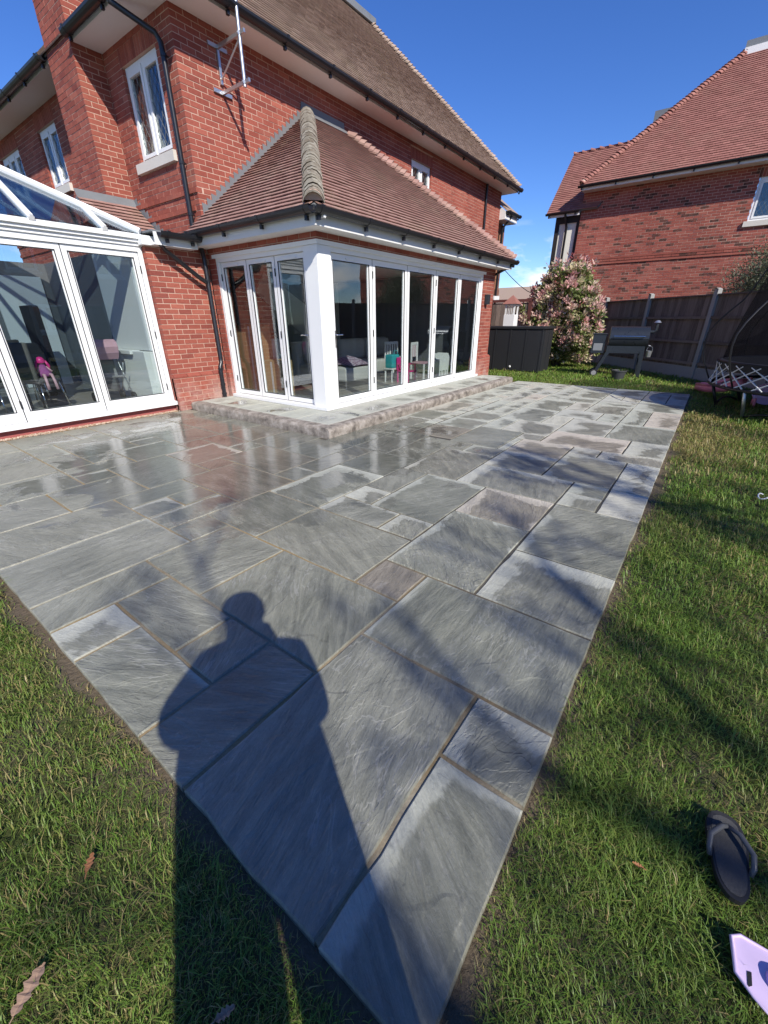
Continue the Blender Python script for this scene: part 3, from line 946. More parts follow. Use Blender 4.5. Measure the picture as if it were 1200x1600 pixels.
# outer frame (head, threshold, jambs) and the corner post
mb = MB()
F_front.box(mb, 0.27, 5.31, -0.10, -0.02, DZ - 0.06, DZ - 0.002)
F_front.box(mb, 5.25, 5.309, -0.10, -0.02, STEP + 0.055, DZ - 0.061)
F_left.box(mb, 0.27, 2.36, -0.10, -0.02, DZ - 0.06, DZ - 0.002)
F_left.box(mb, 2.30, 2.359, -0.10, -0.02, STEP + 0.055, DZ - 0.061)
mb.build('door_frame', M['white'], house)
mb = MB()
F_front.box(mb, 0.0, 5.32, -0.11, 0.045, STEP + 0.001, STEP + 0.05)
F_left.box(mb, -0.0442, 2.37, -0.11, 0.0449, STEP + 0.0012, STEP + 0.0495)
mb.build('threshold', M['white'], house)
mb = MB()
F_front.box(mb, -0.012, 5.36, -0.02, 0.022, DZ - 0.003, DZ + 0.05)
F_left.box(mb, -0.012, 2.40, -0.02, 0.0215, DZ - 0.0028, DZ + 0.0498)
mb.build('head_trim', M['white'], house)
mb = MB(); mb.bbox((AE - 0.002, BE - 0.002, STEP + 0.051), (AE + 0.25, BE + 0.25, DZ - 0.004), 0.006)
mb.build('corner_post', M['white'], house)
q = MB(); F_front.box(q, 0.2505, 0.272, -0.06, -0.004, STEP + 0.055, DZ - 0.01); F_left.box(q, 0.2505, 0.272, -0.06, -0.004, STEP + 0.055, DZ - 0.01)
q.build('door_jamb', M['white'], house)
xd = [0.275, 1.265, 2.262, 3.258, 4.253, 5.248]
for i in range(5):
    lf = door_leaf(F_front, xd[i] + 0.006, xd[i + 1] - 0.006, zd0, zd1, house, handle='l' if i == 0 else None, vent=(i % 2 == 0))
    if i in (1, 3):
        q = MB()
        for zz in (0.45, 1.2, 2.05):
            q.tube([F_front.P(xd[i], -0.052, zz - 0.05), F_front.P(xd[i], -0.052, zz + 0.05)], 0.010, 8)
        q.build('hinge', M['rubber'], lf)
xl = [0.275, 0.95, 1.625, 2.298]
for i in range(3):
    lf = door_leaf(F_left, xl[i] + 0.006, xl[i + 1] - 0.006, zd0, zd1, house, handle='l' if i == 0 else None, stile=0.065)
    if i in (0, 2):
        q = MB()
        for zz in (0.45, 1.2, 2.05):
            q.tube([F_left.P(xl[i + 1], -0.052, zz - 0.05), F_left.P(xl[i + 1], -0.052, zz + 0.05)], 0.010, 8)
        q.build('hinge', M['rubber'], lf)

# little tiled lean-to over the pier, against the side wall
lt = []
LZ = 2.60
roof_slope(house, lt, (3.62, 8.12, LZ - 0.04), (1, 0, 0), (0, 1, 0.75), 0.94, 1.22, lambda d: (0.0, 0.94), M['lead'])
q = MB(); q.box((3.60, 6.86, LZ - 0.03), (AE - 0.002, 8.2, LZ - 0.005)); q.build('flat_roof', M['lead'], house)
q = MB(); q.prism([(3.62, 9.03, 3.24), (AE - 0.002, 9.03, 3.24), (AE - 0.002, 9.115, 3.40), (3.62, 9.115, 3.40)], (0, -0.004, 0.0)); q.build('lead_apron', M['lead'], house)
finish_tiles(house, lt, M['tile'], 60)
stepped((AE - 0.006, 8.2, LZ + 0.05), (0, 1, 0), 0.9, 0.75, (-1, 0, 0), 1)
q = MB(); q.box((3.62, 6.84, LZ - 0.19), (4.28, 6.862, LZ - 0.03)); q.build('fascia', M['white_paint'], house)
q = MB(); q.box((3.62, 6.863, LZ - 0.186), (4.28, BM - 0.004, LZ - 0.176)); q.build('soffit', M['soffit'], house)
gutter(house, (3.66, 6.84, LZ - 0.03), (4.30, 6.84, LZ - 0.03), (0, -1, 0))
downpipe(house, [(3.70, 6.86, 2.42), (3.78, 6.93, 2.37), (4.30, 6.95, 2.03), (4.40, 6.955, 1.98)], 0.034)
# ================================================================== conservatory
cons = empty('conservatory', (3.56, 7.12, 0), 0, 'white framed glass conservatory with folding doors on the left of the house', 'conservatory')
F_con = Frame((-0.50, 7.15, 0), (1, 0, 0), (0, -1, 0))
CZ0, CZ1 = 0.165, 2.40
q = MB(); F_con.box(q, 0, 4.055, -0.10, -0.02, 0.0, 0.10); q.build('base', plain('painted red base', (0.36, 0.10, 0.09), 0.8, var=0.3, scale=9, bump=0.3), cons)
q = MB(); F_con.box(q, -0.02, 4.075, -0.12, 0.06, 0.105, CZ0); q.build('sill', M['white'], cons)
q = MB()
F_con.box(q, 0, 4.05, -0.10, -0.005, CZ1 - 0.07, CZ1)
F_con.box(q, 3.99, 4.05, -0.10, -0.005, CZ0 + 0.001, CZ1 - 0.071)
F_con.box(q, 0.0, 0.06, -0.10, -0.005, CZ0 + 0.001, CZ1 - 0.071)
q.build('door_frame', M['white'], cons)
for i in range(4):
    x0 = 0.03 + i * 0.99
    lf = door_leaf(F_con, x0 + 0.006, x0 + 0.984, CZ0 + 0.006, CZ1 - 0.075, cons, y=-0.03, handle='r' if i == 1 else None, vent=False, stile=0.068, top=0.075, bot=0.135)
    if i in (1, 3):
        q = MB()
        for zz in (0.4, 1.2, 2.1): q.tube([F_con.P(x0 + 0.987, -0.02, zz - 0.05), F_con.P(x0 + 0.987, -0.02, zz + 0.05)], 0.011, 8)
        q.build('hinge', M['rubber'], lf)
# moulded eaves beam and gutter
q = MB()
for (y, z0_, z1_) in ((0.015, CZ1, CZ1 + 0.045), (0.045, CZ1 + 0.045, CZ1 + 0.085), (0.075, CZ1 + 0.085, CZ1 + 0.125), (0.055, CZ1 + 0.125, CZ1 + 0.15)):
    F_con.box(q, 0, 4.06, -0.10, y, z0_, z1_ - 0.001)
q.build('eaves_beam', M['white'], cons)
q = MB(); q.bbox((3.50, 6.99, CZ1 + 0.01), (3.75, 7.13, CZ1 + 0.13), 0.01); q.build('eaves_end_cap', M['white'], cons)
# glazed hipped roof
RZ, RK = CZ1 + 0.155, 0.60
hx, hy = 3.56, 7.10
Tm = 2.0
def roofp(x, t): return Vector((x, hy + t, RZ + t * RK))
q = MB(); q.tube([(hx, hy, RZ + 0.03), (hx - Tm, hy + Tm, RZ + Tm * RK + 0.03)], 0.045, 6)
q.tube([(hx - Tm, hy + Tm, RZ + Tm * RK + 0.03), (-0.5, hy + Tm, RZ + Tm * RK + 0.03)], 0.05, 6)
q.build('ridge_bar', M['white'], cons)
xb = [3.07, 2.25, 1.45, 0.65, -0.15]
edges = [hx] + xb + [-0.5]
for x in xb:
    t = min(hx - x, Tm)
    b = MB()
    p0, p1 = roofp(x, -0.03), roofp(x, t)
    dirv = (p1 - p0).normalized(); nrm = Vector((0, -RK, 1)).normalized()
    for w, h0, h1 in ((0.032, -0.01, 0.03), (0.018, 0.03, 0.055)):
        pts = [p0 + Vector((sx * w, 0, 0)) + nrm * h for sx, h in ((-1, h0), (1, h0), (1, h1), (-1, h1))]
        b.prism(pts, p1 - p0)
    b.build('glazing_bar', M['white'], cons)
for a, b_ in zip(edges[:-1], edges[1:]):
    ta, tb = min(hx - a, Tm), min(hx - b_, Tm)
    g = MB()
    pts = [roofp(a, 0), roofp(b_, 0), roofp(b_, tb)] + ([roofp(a, ta)] if ta > 0.01 else [])
    if ta < Tm < hx - b_ and ta > 0.01: pts = [roofp(a, 0), roofp(b_, 0), roofp(b_, tb), roofp(hx - Tm, Tm), roofp(a, ta)]
    g.prism(pts, (0, 0, 0.008))
    g.build('roof_pane', M['glass_roof'], cons)
g = MB(); g.prism([(hx, hy, RZ), (hx, 10.2, RZ), (hx - Tm, 10.2, RZ + Tm * RK), (hx - Tm, hy + Tm, RZ + Tm * RK)], (0, 0, 0.008)); g.build('roof_pane', M['glass_roof'], cons)
q = MB()
for yy in (7.9, 8.7, 9.5):
    q.tube([(hx, yy, RZ + 0.02), (hx - min(yy - hy, Tm), yy, RZ + min(yy - hy, Tm) * RK + 0.02)], 0.03, 6)
q.build('glazing_bar', M['white'], cons)
g = MB(); g.prism([(-0.5, hy + 2 * Tm, RZ), (hx - Tm, hy + 2 * Tm, RZ), (hx - Tm, hy + Tm, RZ + Tm * RK), (-0.5, hy + Tm, RZ + Tm * RK)], (0, 0, 0.008)); g.build('roof_pane', M['glass_roof'], cons)
# room of the conservatory
room_box((-0.48, 7.27, 0.16), (3.50, 11.1, 2.44), M['room_wall'], M['floor'], M['room_white'], cons, skip=('ceil', 'left'))
q = MB(); q.box((-0.6, 7.27, 0.16), (-0.5, 11.1, 2.4)); q.build('room_wall', plain('pale room plaster', (0.42, 0.42, 0.41), 0.9), cons)
q = MB(); q.bbox((3.30, 7.32, 0.16), (3.48, 7.72, 0.95), 0.01); q.bbox((3.42, 7.30, 0.96), (3.48, 8.6, 2.4), 0.01); q.bbox((3.26, 7.72, 0.9), (3.48, 8.6, 0.96), 0.008); q.bbox((3.32, 7.72, 0.16), (3.48, 8.6, 0.89), 0.01); q.build('panelled_reveal', M['room_white'], cons)
q = MB(); q.bbox((2.55, 11.03, 0.17), (3.35, 11.09, 2.2), 0.01); q.bbox((1.2, 11.0, 1.2), (2.1, 11.09, 2.0), 0.01); q.build('inner_door', M['room_white'], cons)

# ================================================================== ground
def ground_material():
    t = NT('lawn soil')
    p = t.pos()
    n1 = t.noise(2.2, 5, 0.6, p); n2 = t.noise(60, 4, 0.7, p)
    soil = t.mix(n2, (0.085, 0.062, 0.042), (0.21, 0.165, 0.12))
    gr = t.mix(n2, (0.035, 0.050, 0.014), (0.085, 0.10, 0.030))
    f = t.ramp(n1, [(0.42, 0.0), (0.62, 0.55)])
    c = t.mix(f, gr, soil)
    # worn bare earth beside the paving edge
    sp = t.n('SeparateXYZ', {0: p})
    dx = t.math('SUBTRACT', 0.25, sp.outputs[0]); dy = t.math('SUBTRACT', 0.10, sp.outputs[1])
    d = t.math('MAXIMUM', dx, dy)
    wob = t.math('MULTIPLY', t.noise(4.5, 4, 0.6, p), 0.14)
    e = t.sstep(t.math('SUBTRACT', d, wob), 0.06, -0.06)
    c = t.mix(t.math('MULTIPLY', e.outputs[0], 0.9), c, soil)
    return t.pbr(c, 0.95, t.bump(t.noise(45, 5, 0.7, p), 0.8, 0.02), spec=0.1)
M['soil'] = ground_material()
GZ = -0.03
q = MB()
N_ = 60
xs = [-120, -60, -30, -15, -8, -4, -2, -1, 0.0, 0.262, 1, 2, 3.5, 6, 9, 10.63, 13, 16, 20, 26, 40, 80, 160]
ys = [-120, -60, -30, -15, -8, -4, -2, -1, -0.4, 0.112, 1, 2, 3.73, 5, 7.0, 12, 20, 40, 80, 160]
vid = {}
for i, x in enumerate(xs):
    for j, y in enumerate(ys):
        vid[i, j] = len(q.v)
        q.v.append(Vector((x, y, GZ)))
for i in range(len(xs) - 1):
    for j in range(len(ys) - 1):
        cx, cy = (xs[i] + xs[i + 1]) / 2, (ys[j] + ys[j + 1]) / 2
        if 0.262 < cx < 10.63 and 0.112 < cy < 3.73: continue
        q.f.append((vid[i, j], vid[i + 1, j], vid[i + 1, j + 1], vid[i, j + 1])); q.t.append(0)
lawn = q.build('lawn', M['soil'], None, kind='structure')

# ================================================================== patio
AM, A0, B0 = 0.311, 0.25, 0.10
SL = [(0,2,0,1),(2,3,0,1),(0,3,1,3),(3,5,0,3),(5,7,0,2),(5,8,2,4),(7,10,0,2),(8,10,2,4),(10,12,0,1),(10,11,1,2),(11,12,1,2),
(12,15,0,1),(12,15,1,3),(10,12,2,5),(12,14,3,5),(14,16,3,5),(15,16,0,2),(15,16,2,3),(4,5,3,4),(4,6,4,7),(4,6,7,9),(5,7,9,12),(6,9,7,9),(6,7,5,7),(6,7,4,5),(7,10,4,6),
(7,8,6,7),(8,10,6,7),(9,11,7,9),(10,11,9,10),(8,10,9,10),(7,8,9,10),(7,9,10,13),(9,11,10,12),(2,4,3,6),(0,2,3,4),(0,1,4,6),(0,1,6,7),(1,2,4,5),(1,2,5,7),(0,2,7,8),(2,4,6,8),
(0,3,8,10),(0,3,10,12),(3,4,8,9),(3,5,9,10),(3,4,10,11),(4,5,10,11),(3,5,11,12),(0,2,12,14),(2,4,12,14),(4,6,12,15),(0,1,14,16),(1,3,14,16),(3,4,14,15),(3,5,15,16),
(0,3,16,18),(3,4,16,18),(4,5,16,17),(4,6,17,20),(5,7,15,17),(6,7,17,18),(3,4,18,20),(0,3,18,20),(0,1,20,22.3),(1,3,20,22.3),(3,5,20,22.3),(5,6,20,22.3),(6,9,18,20),(6,9,20,22.3),
(7,9,16,18),(8,9,14,16),(6,7,12,13),(6,8,13,15),(7,8,15,16),(8,9,13,14),(9,11.2,12,14),(9,11.2,14,16),(9,11.2,16,18),(9,11.2,18,20),(9,11.2,20,22.3),
(10,13,5,7),(11,13,7,8.4),(11,13,8.4,10),(13,14,5,6.33),(13,14,6.33,8.4),(14,17,5.33,7.4),(14,16,5,5.33),(16,17,4.33,5.33),(16,18,0,1.33),(16,18.2,1.33,4.33),(16,18.2,0,1.33),
(17,19.4,4.33,6.4),(17,19.4,6.4,7.4),(18.2,21.4,2.33,4.33),(18.2,21.4,0,2.33),(19.4,21.4,4.33,5.37),(19.4,22.7,5.37,7.4),(22.7,26,5.37,7.4),(21.4,23.4,2.33,3.33),(21.4,23.4,3.33,5.37),
(23.4,26,2.33,4.33),(23.4,26,4.33,5.37),(21.4,25.4,0,1.3),(21.4,25.4,1.3,2.33),(25.4,28.4,0,2.33),(14.2,16.2,7.4,9.35),(16.2,18.2,7.4,9.35),(18.2,20.3,7.4,9.35),(20.3,22.2,7.4,8.4),(20.3,24,8.4,9.35),
(22.2,24.5,7.4,8.4),(13.0,14.2,8.4,10)]
SL = [s for s in SL if s != (16,18,0,1.33)]
occ = np.zeros((350, 230), bool)      # tenth-of-a-module occupancy
def mark(s):
    a, b, c, d = [int(round(v * 10)) for v in s]
    occ[a:b, c:d] = True
for s in SL: mark(s)
IMAX, JMAX = 33.2, 11.6
srn = random.Random(5)
# the rest of the terrace, laid in the same mixed sizes
for ii in range(0, 332):
    for jj in range(0, 116):
        if occ[ii, jj]: continue
        if jj >= 113 or ii >= 329: continue
        best = None
        for (da, db) in srn.sample([(20, 20), (20, 30), (30, 20), (10, 20), (20, 10), (10, 10)], 6) + [(10, 10), (8, 8), (5, 5), (4, 4), (3, 3)]:
            ea_, eb_ = min(ii + da, 332), min(jj + db, 116)
            # stretch to swallow slivers
            if 332 - ea_ < 7: ea_ = 332
            if 116 - eb_ < 7: eb_ = 116
            if not occ[ii:ea_, jj:eb_].any(): best = (ii, ea_, jj, eb_); break
        if best:
            a, b, c, d = best
            while d < 116 and not occ[a:b, d:d + 1].any() and (d - c) < 34 and occ[a:b, d:min(d + 7, 116)].any(): d += 1
            while b < 332 and not occ[b:b + 1, c:d].any() and (b - a) < 34 and occ[b:min(b + 7, 332), c:d].any(): b += 1
            occ[a:b, c:d] = True
            SL.append((a / 10, b / 10, c / 10, d / 10))

def slab_material():
    t = NT('riven sandstone, wet and drying')
    p = t.pos()
    oi = t.n('ObjectInfo')
    col = t.n('SeparateColor', {0: oi.outputs['Color']})
    sa, sb, wet = col.outputs[0], col.outputs[1], col.outputs[2]
    hue = oi.outputs['Alpha']
    rnd = oi.outputs['Random']
    gen = t.n('SeparateXYZ', {0: t.n('TexCoord').outputs['Generated']})
    gx, gy = gen.outputs[0], gen.outputs[1]
    ex = t.math('MULTIPLY', t.math('MINIMUM', gx, t.math('SUBTRACT', 1.0, gx)), sa)
    ey = t.math('MULTIPLY', t.math('MINIMUM', gy, t.math('SUBTRACT', 1.0, gy)), sb)
    e = t.math('MINIMUM', ex, ey)
    # the two sides away from the lawn corner dry first
    fx = t.math('MULTIPLY', t.math('SUBTRACT', 1.0, gx), sa)
    fy = t.math('MULTIPLY', t.math('SUBTRACT', 1.0, gy), sb)
    fx2 = t.math('ADD', fx, t.math('MULTIPLY', t.math('FRACT', t.math('MULTIPLY', rnd, 7.7)), 0.10))
    fy2 = t.math('ADD', fy, t.math('MULTIPLY', t.math('FRACT', t.math('MULTIPLY', rnd, 13.3)), 0.10))
    ee = t.math('MINIMUM', t.math('MINIMUM', fx2, fy2), t.math('MULTIPLY_ADD', e, 1.0, 0.17))
    # riven grain, turned differently in every slab
    ang = t.math('MULTIPLY', rnd, 6.283)
    rot = t.n('CombineXYZ', {2: ang})
    offv = t.n('CombineXYZ', {0: t.math('MULTIPLY', rnd, 31.0), 1: t.math('MULTIPLY', rnd, 17.0)})
    pr = t.n('VectorRotate', {'Vector': p, 'Rotation': rot}, rotation_type='EULER_XYZ')
    pv = t.n('VectorMath', {0: pr, 1: offv}, operation='ADD')
    mps = t.n('Mapping', {'Vector': pv, 'Scale': (1.6, 9.0, 1.0)})
    streak = t.noise(1.8, 8, 0.66, mps, 0.9)
    fine = t.noise(5.5, 8, 0.72, mps, 1.4)
    blot = t.noise(2.6, 4, 0.55, pv)
    big = t.noise(1.1, 3, 0.5, p)
    ledge = t.noise(2.2, 3, 0.5, pv, 0.8)
    # drying pattern: margins dry first, wet shapes stay in the middle
    inv = t.math('SUBTRACT', 1.0, wet)
    inv = t.math('MAXIMUM', t.math('MULTIPLY', t.math('SUBTRACT', inv, 0.10), 1.35), 0.0)
    m = t.math('MULTIPLY_ADD', inv, 0.40, -0.012)
    amp = t.math('MULTIPLY_ADD', inv, 1.10, 0.0)
    vv = t.math('ADD', ee, t.math('MULTIPLY', t.math('SUBTRACT', blot, 0.5), amp))
    vv = t.math('ADD', vv, t.math('MULTIPLY', t.math('SUBTRACT', streak, 0.5), t.math('MULTIPLY', inv, 0.62)))
    soft = t.math('MULTIPLY', fine, 0.028)
    lo = t.math('SUBTRACT', m, soft); hi = t.math('ADD', m, t.math('ADD', soft, 0.004))
    wm = t.n('MapRange', {'Value': vv, 'From Min': lo, 'From Max': hi}, interpolation_type='SMOOTHSTEP').outputs[0]
    fade = t.n('MapRange', {'Value': vv, 'From Min': t.math('SUBTRACT', lo, 0.14), 'From Max': hi}, interpolation_type='SMOOTHSTEP').outputs[0]
    wm = t.math('MULTIPLY_ADD', wm, 0.66, t.math('MULTIPLY', fade, 0.34))       # sharp tide-mark with a damp fringe
    # always a little dry dust along the pointing
    dry = t.ramp(streak, [(0.2, (0.40, 0.405, 0.385)), (0.5, (0.52, 0.525, 0.50)), (0.8, (0.64, 0.64, 0.61))])
    dry = t.mix(0.45, dry, t.ramp(fine, [(0.25, 0.60), (0.7, 1.0)]), 'MULTIPLY')
    wetc = t.ramp(streak, [(0.24, (0.110, 0.114, 0.100)), (0.48, (0.200, 0.203, 0.178)), (0.76, (0.35, 0.345, 0.30))])
    wetc = t.mix(0.5, wetc, t.ramp(fine, [(0.25, 0.55), (0.7, 1.0)]), 'MULTIPLY')
    damp = t.ramp(t.math('ADD', t.math('MULTIPLY_ADD', big, 0.6, t.math('MULTIPLY', blot, 0.4)), t.math('MULTIPLY', t.sstep(t.math('SUBTRACT', t.n('SeparateXYZ', {0: p}).outputs[1], t.math('MULTIPLY', t.n('SeparateXYZ', {0: p}).outputs[0], 0.7)), 0.8, 3.0).outputs[0], 0.12)), [(0.42, 0.0), (0.66, 0.60)])
    wetc = t.mix(damp, wetc, t.mix(0.5, (0.46, 0.455, 0.405), t.ramp(fine, [(0.32, 0.05), (0.66, 1.0)]), 'MULTIPLY'))
    c = t.mix(wm, dry, wetc)
    hu = t.ramp(hue, [(0.0, (1.04, 1.0, 0.88)), (0.35, (1.0, 1.01, 0.90)), (0.6, (1.01, 1.0, 0.92)), (0.8, (1.07, 1.0, 0.87)), (1.0, (1.12, 0.975, 0.86))])
    c = t.mix(1.0, c, hu, 'MULTIPLY')
    # pale veins and lime scratches
    vein = t.ramp(t.math('ABSOLUTE', t.math('SUBTRACT', fine, 0.5)), [(0.0, 0.30), (0.012, 0.0)])
    c = t.mix(vein, c, (0.42, 0.43, 0.42))
    rim = t.ramp(e, [(0.0, 0.35), (0.007, 0.0)])
    c = t.mix(rim, c, (0.34, 0.30, 0.21))
    # standing film of water in front of the glass corner
    sp = t.n('SeparateXYZ', {0: p})
    ddx = t.math('SUBTRACT', sp.outputs[0], 3.1); ddy = t.math('SUBTRACT', sp.outputs[1], 4.3)
    dist = t.math('SQRT', t.math('ADD', t.math('MULTIPLY', ddx, ddx), t.math('MULTIPLY', ddy, ddy)))
    reg = t.sstep(dist, 3.3, 1.2).outputs[0]
    pn = t.noise(1.9, 5, 0.6, p, 0.6)
    pud = t.math('MULTIPLY', t.sstep(t.math('ADD', pn, t.math('MULTIPLY', reg, 0.34)), 0.62, 0.71).outputs[0], wm)
    pud = t.math('MULTIPLY', pud, t.sstep(reg, 0.02, 0.2).outputs[0])
    rough = t.n('MapRange', {'Value': wm, 'To Min': 0.82, 'To Max': 0.40}).outputs[0]
    rough = t.math('SUBTRACT', rough, t.math('MULTIPLY', t.math('MULTIPLY', reg, wm), 0.12))
    rough = t.math('MULTIPLY_ADD', t.math('SUBTRACT', streak, 0.5), 0.25, rough)
    rough = t.math('MULTIPLY', rough, t.math('MULTIPLY_ADD', pud, -0.90, 1.0))
    h = t.math('ADD', t.math('MULTIPLY', streak, 0.5), t.math('MULTIPLY', fine, 0.45))
    # split bedding planes: little terraces with crisp edges
    tn = t.math('MULTIPLY', t.noise(1.25, 5, 0.58, t.n('Mapping', {'Vector': pv, 'Scale': (1.3, 3.6, 1.0)}), 0.7), 13.0)
    tf = t.math('FRACT', tn)
    terr = t.math('ADD', t.math('FLOOR', tn), t.sstep(tf, 0.80, 1.0).outputs[0])
    h = t.math('ADD', h, t.math('MULTIPLY', terr, t.math('MULTIPLY', t.math('FRACT', t.math('MULTIPLY', rnd, 5.3)), 0.26)))
    edge = t.ramp(tf, [(0.78, 0.0), (0.90, 0.30), (0.97, 0.30), (1.0, 0.0)])
    patchy = t.ramp(blot, [(0.45, 0.0), (0.6, 1.0)])
    c = t.mix(t.math('MULTIPLY', edge, patchy), c, (0.50, 0.49, 0.45))
    h = t.math('ADD', h, t.math('MULTIPLY', t.ramp(ledge, [(0.47, 0.0), (0.50, 1.0), (0.62, 0.9), (0.65, 0.3)]), 0.22))
    grit = t.noise(75, 3, 0.7, p)
    h = t.math('ADD', h, t.math('MULTIPLY', grit, 0.10))
    c = t.mix(0.35, c, t.ramp(grit, [(0.3, 0.62), (0.7, 1.0)]), 'MULTIPLY')
    st = t.math('MULTIPLY_ADD', pud, -0.80, 0.90)
    b = t.bump(h, st, 0.012)
    c = t.mix(t.math('MULTIPLY', pud, 0.35), c, (0.05, 0.052, 0.052))
    spec = t.n('MapRange', {'Value': wm, 'To Min': 0.30, 'To Max': 0.55}).outputs[0]
    return t.pbr(c, rough, b, spec=spec)
M['slab'] = slab_material()

def joint_material():
    t = NT('sand and cement pointing')
    p = t.pos()
    f = t.ramp(t.noise(1.7, 4, 0.6, p), [(0.38, 0.0), (0.62, 1.0)])
    c = t.mix(f, (0.34, 0.245, 0.125), (0.33, 0.29, 0.215))
    sp = t.n('SeparateXYZ', {0: p})
    far = t.sstep(t.math('ADD', t.math('SUBTRACT', sp.outputs[0], t.math('MULTIPLY', sp.outputs[1], 0.55)), t.math('MULTIPLY', t.noise(1.1, 3, 0.5, p), 1.2)), 0.9, 2.6).outputs[0]
    c = t.mix(far, c, (0.085, 0.080, 0.070))          # still soaked on the lawn side
    c = t.mix(0.6, c, t.ramp(t.noise(70, 4, 0.7, p), [(0.3, 0.45), (0.7, 1.0)]), 'MULTIPLY')
    return t.pbr(c, 0.9, t.bump(t.noise(90, 4, 0.7, p), 0.5, 0.006), spec=0.2)
M['joint'] = joint_material()

def slab_mesh(sa, sb, rn, th=0.032):
    """flat stone with hand-dressed, slightly wandering edges"""
    out = []
    def side(p, q):
        n = max(2, int((Vector(q) - Vector(p)).length / 0.11))
        d = (Vector(q) - Vector(p)); nn = Vector((-d.y, d.x)).normalized()
        for i in range(n):
            f = i / n
            j = rn.gauss(0, 0.0022) if i else rn.uniform(-0.001, 0.002)
            out.append(Vector(p) + d * f + nn * j)
    c = [(-sa / 2, -sb / 2), (sa / 2, -sb / 2), (sa / 2, sb / 2), (-sa / 2, sb / 2)]
    for i in range(4): side(c[i], c[(i + 1) % 4])
    n = len(out)
    V, Fc = [], []
    for p in out:
        ins = Vector((p.x - math.copysign(0.005, p.x) * (abs(p.x) > sa / 2 - 0.02), p.y - math.copysign(0.005, p.y) * (abs(p.y) > sb / 2 - 0.02)))
        V.append((ins.x, ins.y, 0.0))
    for p in out: V.append((p.x, p.y, -0.006 + rn.uniform(-0.002, 0.001)))
    for p in out: V.append((p.x, p.y, -th))
    Fc.append(tuple(range(n)))
    for i in range(n):
        k = (i + 1) % n
        Fc.append((i, n + i, n + k, k)); Fc.append((n + i, 2 * n + i, 2 * n + k, n + k))
    return V, Fc

patio = empty('patio', (A0, B0, 0)); patio['kind'] = 'structure'; 
q = MB()
q.box((A0 + 0.012, B0 + 0.012, -0.07), (A0 + 33.2 * AM - 0.01, B0 + 11.58 * AM, -0.0075))
q.box((A0 + 0.012, B0 + 11.58 * AM + 0.0002, -0.07), (A0 + 11.2 * AM, 7.05, -0.0075))
q.build('pointing', M['joint'], patio)
prn = random.Random(3)
PUR = {(4, 5, 3, 4): 0.98, (8, 9, 14, 16): 1.0, (16, 18.2, 1.33, 4.33): 0.97, (6, 8, 13, 15): 0.95, (7, 8, 15, 16): 0.97, (7, 9, 10, 13): 0.86, (5, 7, 9, 12): 0.88, (6, 7, 12, 13): 0.95}
WET = {(5, 8, 2, 4): 0.64, (8, 10, 2, 4): 0.62, (5, 7, 0, 2): 0.60, (7, 10, 0, 2): 0.74, (3, 5, 0, 3): 0.78, (0, 3, 1, 3): 0.84, (0, 2, 0, 1): 0.76, (2, 3, 0, 1): 0.70, (10, 12, 0, 1): 0.26, (12, 15, 0, 1): 0.45, (12, 15, 1, 3): 0.62, (10, 12, 2, 5): 0.64, (12, 14, 3, 5): 0.62, (14, 16, 3, 5): 0.56,
       (0, 1, 6, 7): 0.55, (0, 1, 4, 6): 0.80, (4, 6, 4, 7): 0.85, (6, 7, 5, 7): 0.7, (7, 8, 6, 7): 0.5, (6, 7, 4, 5): 0.6, (4, 5, 3, 4): 0.95}
for s in SL:
    a0, a1, b0, b1 = s
    jw = 0.0072
    sa, sb = (a1 - a0) * AM - 2 * jw, (b1 - b0) * AM - 2 * jw
    V, Fc = slab_mesh(sa, sb, prn)
    o = bpy.data.objects.new('paving_slab', mesh_from('paving_slab', V, Fc, M['slab']))
    ci, cj = (a0 + a1) / 2, (b0 + b1) / 2
    o.location = (ci * AM, cj * AM, prn.uniform(-0.0015, 0.0015))
    o.rotation_euler = (prn.gauss(0, 0.0012), prn.gauss(0, 0.0012), prn.gauss(0, 0.001))
    if s in WET: w = WET[s]
    elif cj > 8 and ci < 9: w = prn.choice([prn.uniform(0.82, 0.95)] * 3 + [prn.uniform(0.72, 0.84)] * 2)
    elif ci < 6: w = prn.uniform(0.84, 0.96)
    elif 8 <= ci < 16 and cj > 6: w = prn.uniform(0.86, 0.98)
    elif ci < 16: w = prn.uniform(0.54, 0.76)
    elif ci < 20: w = prn.uniform(0.42, 0.66)
    else: w = prn.uniform(0.26, 0.56)
    hue = PUR.get(s, prn.choice([prn.uniform(0, 0.75)] * 9 + [prn.uniform(0.8, 0.95)]))
    if s not in PUR and ci < 9: hue = 0.15 + 0.45 * hue
    o.color = (sa, sb, w, hue)
    COL.objects.link(o); o.parent = patio

# ---- raised step along the glass doors
def concrete_material():
    t = NT('weathered concrete edging')
    p = t.pos()
    c = t.ramp(t.noise(7, 7, 0.75, p), [(0.36, (0.11, 0.095, 0.082)), (0.5, (0.27, 0.235, 0.20)), (0.66, (0.44, 0.395, 0.35))])
    c = t.mix(t.ramp(t.noise(1.6, 4, 0.6, p), [(0.45, 0.0), (0.7, 0.5)]), c, (0.12, 0.10, 0.085))
    return t.pbr(c, 0.82, t.bump(t.noise(60, 5, 0.7, p), 0.5, 0.006), spec=0.3)
M['edging'] = concrete_material()
step = empty('doorstep', (3.735, 3.69, 0), 0, 'raised L-shaped stone step below the white folding doors', 'step')
SA, SB, SE = 3.735, 3.69, 10.18
q = MB()
q.box((SA + 0.02, SB + 0.02, -0.02), (SE - 0.01, BE - 0.006, STEP - 0.012))
q.box((SA + 0.02, BE - 0.0055, -0.02), (AE - 0.06, 6.98, STEP - 0.0122))
q.build('step_core', M['joint'], step)
